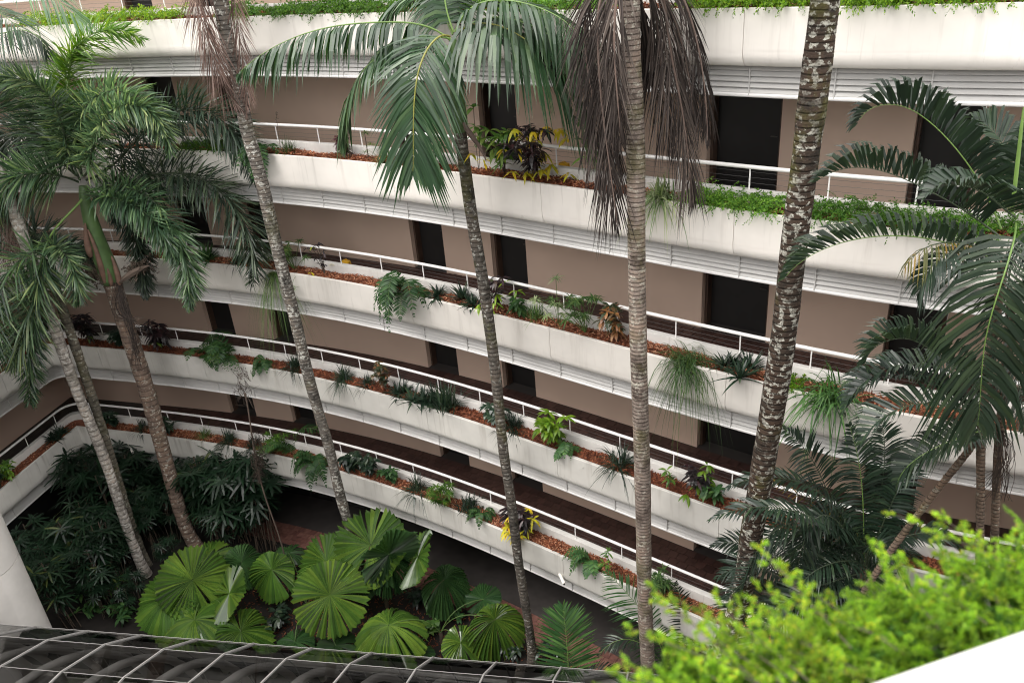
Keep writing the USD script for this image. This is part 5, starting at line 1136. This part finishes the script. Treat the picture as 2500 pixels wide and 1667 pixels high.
def build_plant(kind, b, az, sz, rng):
    """Returns [(part name, mesh, material)]."""
    out = np.array([math.cos(az), math.sin(az), 0]); R = []
    def tuft(c, n, L, w, mat, el=(-0.3, 0.9), dr=0.35, nm="leaves"): R.append((nm, whorl(c, n, L, w, rng, sum(el) / 2, dr, (0.4, 1, 0.6, 0)), mat))
    if kind in ("fernhang", "fernleft", "fernbroad", "fernup", "fernsmall"):
        cfg = {"fernhang": (15, 0.75, 0.25), "fernleft": (4, 0.25, 0.3), "fernbroad": (5, 0.3, 0.3), "fernup": (4, 0.15, 0.45), "fernsmall": (8, 0.4, 0.25)}[kind]
        L, ri = P_fern(b, az + (1.3 if kind == "fernleft" else 0), rng, sz, cfg[0], "fern_leaf", cfg[1], cfg[2])
        R += [("fronds", L, "fern_leaf"), ("midribs", ri, "stem_green")]
        if kind == "fernbroad":
            tang = np.array([-out[1], out[0], 0])
            for dx, sg, nn_ in ((0.10, 1, 0), (0.0, -1, 1)):
                p = [b, b + out * 0.12 + [0, 0, 0.30], b + out * 0.30 + tang * sg * -0.12 + [0, 0, 0.34], b + out * 0.5 + tang * sg * -0.34 + [0, 0, 0.16 - 0.1 * nn_]]
                for q in np.linspace(-0.75, 0.75, 7):
                    p2 = [np.array(p[1]) + (np.array(p[3]) - p[1]) * 0.35, np.array(p[2]) + tang * q * 0.28 + out * 0.1, np.array(p[3]) + tang * q * 0.42 + out * (0.16 - abs(q) * 0.15) - [0, 0, 0.05]]
                    (v, f), c = frond(p2, 0.10, 0.03, n=16, droop=0.1, vee=0.0, t0=0.02, sweep0=0.2, sweep1=0.7, seed=int(rng.integers(1e6)))
                    R.append(("frond", (v, f), "light_leaf" if nn_ == 0 else "fern_leaf"))
    elif kind == "grass": R.append(("blades", blades(b, 90, sz, 0.014, rng, (0.6, 1.5), 0.5, spread=0.06), "grass_leaf"))
    elif kind == "stalk":
        R.append(("stalk", tube(spline([b, b + [0.02, 0, sz * .6], b + [0.07, 0, sz]], 8), 0.006, 5), "stem_brown"))
        R.append(("seeds", join([box(b + [0.05 + rng.normal(0, .02), rng.normal(0, .015), sz * rng.uniform(.82, 1.02)], 0.014, 0.014, 0.014) for _ in range(14)]), "stem_brown"))
    elif kind == "spiky":
        for c_, n_ in ((0.95, 46), (0.55, 30), (0.3, 20)): tuft(b + np.array([rng.normal(0, .05), rng.normal(0, .05), sz * c_]), n_, 0.2, 0.014, "light_leaf")
        R.append(("stem", tube([b, b + [0, 0, sz]], 0.012, 5), "stem_brown"))
    elif kind in ("red", "darkthin", "brownbush", "darkshrub", "orange", "broad", "broadlight", "lime", "cordyline", "croton", "crotongreen"):
        cf = {"red": (13, 0.15, 0.07, "red_leaf", 10, .35), "darkthin": (5, 0.14, 0.04, "purple_leaf", 6, .4), "brownbush": (16, 0.12, 0.06, "orange_leaf", 9, .35), "darkshrub": (12, 0.2, 0.07, "dark_strap_leaf", 9, .5),
              "orange": (12, 0.19, 0.055, "orange_leaf", 9, .45), "broad": (6, 0.2, 0.07, "fern_leaf", 8, .6), "broadlight": (7, 0.29, 0.065, "light_leaf", 9, .5), "lime": (13, 0.22, 0.06, "lime_leaf", 12, .45),
              "cordyline": (8, 0.3, 0.065, "purple_leaf", 12, .55), "croton": (15, 0.23, 0.055, "purple_leaf", 11, .6), "crotongreen": (8, 0.2, 0.05, "purple_leaf" if sz > .55 else "light_leaf", 8, .5)}[kind]
        L, st = shrub(b, sz, cf[0], rng, cf[1], cf[2], cf[4], cf[5], az)
        R += [("leaves", L, cf[3]), ("stems", st, "stem_brown")]
        if kind in ("croton", "crotongreen", "darkthin"):
            ys = [whorl(b + out * rng.uniform(0, .3) + [rng.normal(0, .2 * sz / .7), rng.normal(0, .12), sz * rng.uniform(0.1, 1.0)], 3 if kind == "darkthin" else 6, cf[1] * 1.05, cf[2] * 1.1, rng, 0.0, 0.6) for _ in range({"croton": 24, "crotongreen": 8, "darkthin": 3}[kind])]
            R.append(("yellow_leaves", join(ys), "yellow_leaf" if kind != "crotongreen" else "lime_leaf"))
        if kind == "cordyline": R.append(("green_leaves", whorl(b + out * .15 + [0, 0, sz * .35], 9, 0.28, 0.05, rng, .3, .5), "light_leaf"))
    elif kind in ("sapling", "yellow", "seedling"):
        nst = {"sapling": 2, "yellow": 1, "seedling": 2}[kind]; mt = {"sapling": "light_leaf", "yellow": "yellow_leaf", "seedling": "light_leaf"}[kind]
        for i in range(nst):
            tip = b + np.array([rng.normal(0, .08), rng.normal(0, .06), sz * (1 - .35 * i)]); R.append(("stem", tube([b, (b + tip) / 2 + rng.normal(0, .015, 3), tip], 0.007, 5), "stem_brown"))
            for q, m in ((1, 7), (.72, 5)): R.append(("leaves", whorl(b + (tip - b) * q, m, 0.36 if kind == "sapling" else 0.2, 0.10 if kind == "sapling" else .045, rng, .3, .4), mt))
    elif kind in ("spider", "weepgrass", "weep", "strap", "darkstrap", "darkgrass"):
        cf = {"spider": (200, sz, .026, "variegated_leaf", (.3, 1.4), 1.3, .08), "weepgrass": (300, sz, .016, "grass_leaf", (.3, 1.3), 1.7, .14), "weep": (150, sz, .010, "grass_leaf", (-.6, .4), 1.6, .05),
              "strap": (170, sz, .032, "fern_leaf", (.3, 1.4), 1.3, .16), "darkstrap": (120, sz, .034, "dark_strap_leaf", (.7, 1.5), .5, .12), "darkgrass": (150, sz, .022, "dark_strap_leaf", (.3, 1.45), .8, .06)}[kind]
        R.append(("blades", blades(b, cf[0], cf[1], cf[2], rng, cf[4], cf[5], az if kind in ("weep", "weepgrass", "strap", "spider") else None, spread=cf[6], azspan=1.9, prof=(0.7, 1, 0.9, 0.7, 0.4, 0.0)), cf[3]))
    elif kind in ("agave", "bromeliad"):
        for i in range(3 if kind == "agave" else 2):
            c = b + np.array([rng.normal(0, .10), rng.normal(0, .06), 0.02]); R.append(("leaves", blades(c, 34, sz, 0.055 if kind == "agave" else .05, rng, (.15, 1.3), .25, spread=.01), "fern_leaf" if kind == "agave" else "dark_strap_leaf"))
    elif kind in ("papyrus", "papyrusbig", "papyrustall", "hangtuft"):
        n = {"papyrus": 3, "papyrusbig": 17, "papyrustall": 6, "hangtuft": 1}[kind]; tf, st = [], []
        for i in range(n):
            tip = b + np.array([rng.normal(0, .22 if n > 5 else .07), rng.normal(0, .14), sz * rng.uniform(.35, 1.0)]) if kind != "hangtuft" else b + out * .3 + [0, 0, -.25]
            if n > 5: tip = tip + out * rng.uniform(-.05, .3)
            if kind == "papyrustall" and i == 0: tip = b + np.array([0, 0, sz * 1.15])
            st.append(tube([b, (b + tip) / 2 + [0, 0, .04], tip], .006, 4)); tf.append(whorl(tip, 28, 0.22, 0.022, rng, .15, .35, (.4, 1, .6, 0)))
        mt = "variegated_leaf" if kind == "papyrustall" else ("grass_leaf" if rng.random() < .4 else "fern_hedge")
        R += [("leaf_tufts", join(tf), mt), ("stems", join(st), "stem_green")]
    return R
GEN = {"grass": "grass_tuft", "darkgrass": "grass_tuft", "weep": "weeping_grass", "weepgrass": "weeping_grass", "stalk": "seed_stalk", "papyrus": "umbrella_grass", "papyrusbig": "umbrella_grass", "papyrustall": "umbrella_grass",
       "hangtuft": "umbrella_grass", "agave": "agave", "bromeliad": "bromeliad", "spider": "spider_plant", "cordyline": "cordyline", "sapling": "sapling", "yellow": "seedling", "seedling": "seedling", "strap": "strap_plant", "darkstrap": "strap_plant"}
CATS = {"grass_tuft": "grass", "weeping_grass": "grass"}
for i, (k, u, kind, sz, lbl) in enumerate(PLANTS):
    rng = np.random.default_rng(2000 + i); o = {"fernhang": 0.12, "weep": 0.0, "weepgrass": 0.14, "strap": 0.14, "hangtuft": 0.08, "fernleft": 0.12, "spider": 0.14, "seedling": 0.12}.get(kind, 0.24)
    b, az = spot(u, k, o); sz *= 1.25 if k >= 4 else 1.1; sz *= 1.35 if kind not in ('fernhang', 'weep', 'weepgrass', 'spider', 'strap', 'stalk') else 1.15; nm = GEN.get(kind) or ("fern" if kind.startswith("fern") else "croton" if kind in ("croton", "crotongreen", "orange", "red", "darkthin") else "shrub")
    T = Thing(nm, lbl, CATS.get(nm, nm.replace("_", " ") if nm != "shrub" else "plant"), b)
    for pn, m, mt in build_plant(kind, b, az, sz, rng): T.part(pn, m, mt)
# left wing planter of the lowest balcony
for i, (tau, kind, sz, lbl) in enumerate([(0.75, "bromeliad", 0.5, "dark spiky bromeliad at the inner corner of the lowest balcony"), (1.1, "bromeliad", 0.45, "dark bromeliad next to the corner one on the lowest balcony's short side"),
                                          (3.0, "crotongreen", 0.5, "yellow green croton on the lowest balcony beside the round column"), (3.5, "darkshrub", 0.5, "dark shrub on the lowest balcony touching the round column")]):
    rng = np.random.default_rng(2300 + i); b = lpos(tau, 0.25, lev(5)); az = math.atan2(-NL[1], -NL[0])
    nm = "bromeliad" if kind == "bromeliad" else "croton" if kind == "crotongreen" else "shrub"
    T = Thing(nm, lbl, "plant" if nm == "shrub" else nm, b)
    for pn, m, mt in build_plant(kind, b, az, sz, rng): T.part(pn, m, mt)

# ------------------------------------------------------------------ small things
for i, (u, v, lbl) in enumerate([(1362, 1405, "white capped drain pipe sticking out of the lowest balcony left of the stout trunk"), (303, 1090, "white capped drain pipe on the lowest balcony next to the striped trunk")]):
    s = s_at(u, 5, 0.0); z = lev(5) - 0.60; p0 = pos(np.array(s), 0.02, z); n = base(np.array([s]))[2][0]; o_ = np.array([-n[0], -n[1], -0.08]); t_ = np.array([-n[1], n[0], 0])
    d_ = nz(o_ * 0.6 - t_ * (-1) * 0.8 * -1); T = Thing("drain_pipe", lbl, "pipe", p0)
    T.part("pipe", tube([p0, p0 + d_ * 0.34], 0.036, 12), "white_plastic", 40)
    T.part("collar", tube([p0 + d_ * 0.02, p0 + d_ * 0.10], 0.042, 12), "white_plastic", 40)
    T.part("pipe_mouth", tube([p0 + d_ * 0.3405, p0 + d_ * 0.3425], 0.027, 12), "door_wood", 40)
for i, (u, k, lbl) in enumerate([(848, 3, "yellow floor marker standing on the third balcony's corridor"), (1378, 2, "yellow box on the second balcony's corridor beside the big croton")]):
    s = s_at(u, k, 0.8); b = pos(np.array(s), 0.8, lev(k) + FLOOR + 0.02); _, t_, n = [q[0] for q in base(np.array([s]))]
    T = Thing("floor_marker", lbl, "floor marker", b); t3, n3 = np.array([*t_, 0]), np.array([*n, 0]); hgt = 0.62
    for sg in (-1, 1):
        q = [b + t3 * 0.13 * a + n3 * sg * 0.16 for a in (-1, 1)] + [b + t3 * 0.10 * a + n3 * sg * 0.02 + [0, 0, hgt] for a in (1, -1)]
        th = n3 * 0.012
        T.part("panel", hexa([q[0] - th, q[1] - th, q[1] + th, q[0] + th], [q[3] - th, q[2] - th, q[2] + th, q[3] + th]), "yellow_plastic")
    T.part("grip", tube([b + [0, 0, hgt] - t3 * 0.06, b + [0, 0, hgt + 0.03], b + [0, 0, hgt] + t3 * 0.06], 0.012, 6), "yellow_plastic", True)
# rust stain free-hanging rootlets, dry leaves on the rims are part of the plants above

# ------------------------------------------------------------------ near hedge, out of focus
rng = np.random.default_rng(31); n = 1350
t = rng.uniform(-0.45, 2.3, n); m_ = rng.uniform(0.03, 0.36, n)
grow = np.clip((t + 0.5) / 1.4, 0.05, 1)
zz = 14.86 + rng.uniform(0.0, 0.125, n) * grow * np.interp(m_, [0.03, 0.12, 0.30], [0.4, 1, 1])
b = np.array([[*(K0 + KG * a + KM * c), z] for a, c, z in zip(t, m_, zz)])
outs = np.repeat(np.array([[*(KM * 0.9 - KG * 0.35), 0.3]]), n, 0) * rng.uniform(0.3, 1.3, n)[:, None]
T = Thing("near_hedge", "blurred yellow green hedge in the near right corner above the white coping", "hedge", (K0[0], K0[1], 14.98))
v, f = sprigs(b, outs, rng, 0.21, 0.016, 150, 0.0042, droop=0.45)
T.part("foliage", (v, f), "bright_hedge")
b2 = b - [0, 0, 0.03]; v, f = sprigs(b2, outs * 0.4, rng, 0.14, 0.016, 90, 0.005, droop=0.5)
T.part("inner_foliage", (v, f), "fern_hedge")
n = 34; t = rng.uniform(-0.4, 1.5, n); bs = np.array([[*(K0 + KG * a + KM * rng.uniform(.1, .30)), 14.98] for a in t])
tips = bs + np.stack([rng.normal(-0.12, .08, n) + KM[0] * .3, KM[1] * rng.uniform(.1, .36, n), rng.uniform(.0, .15, n) * np.clip((t + 0.6) / 1.2, .2, 1)], 1)
sh = [sprigs(bs[i:i + 1] + (tips[i] - bs[i]) * q, (tips[i] - bs[i])[None] * 3, rng, 0.05, 0.014, 34, 0.004, droop=0.2) for i in range(n) for q in np.linspace(.15, 1, 14)]
T.part("shoots", join(sh), "bright_hedge")
T.part("twigs", join([tube([bs[i], tips[i]], [0.0022, 0.0012], 4, False) for i in range(n)]), "stem_brown")
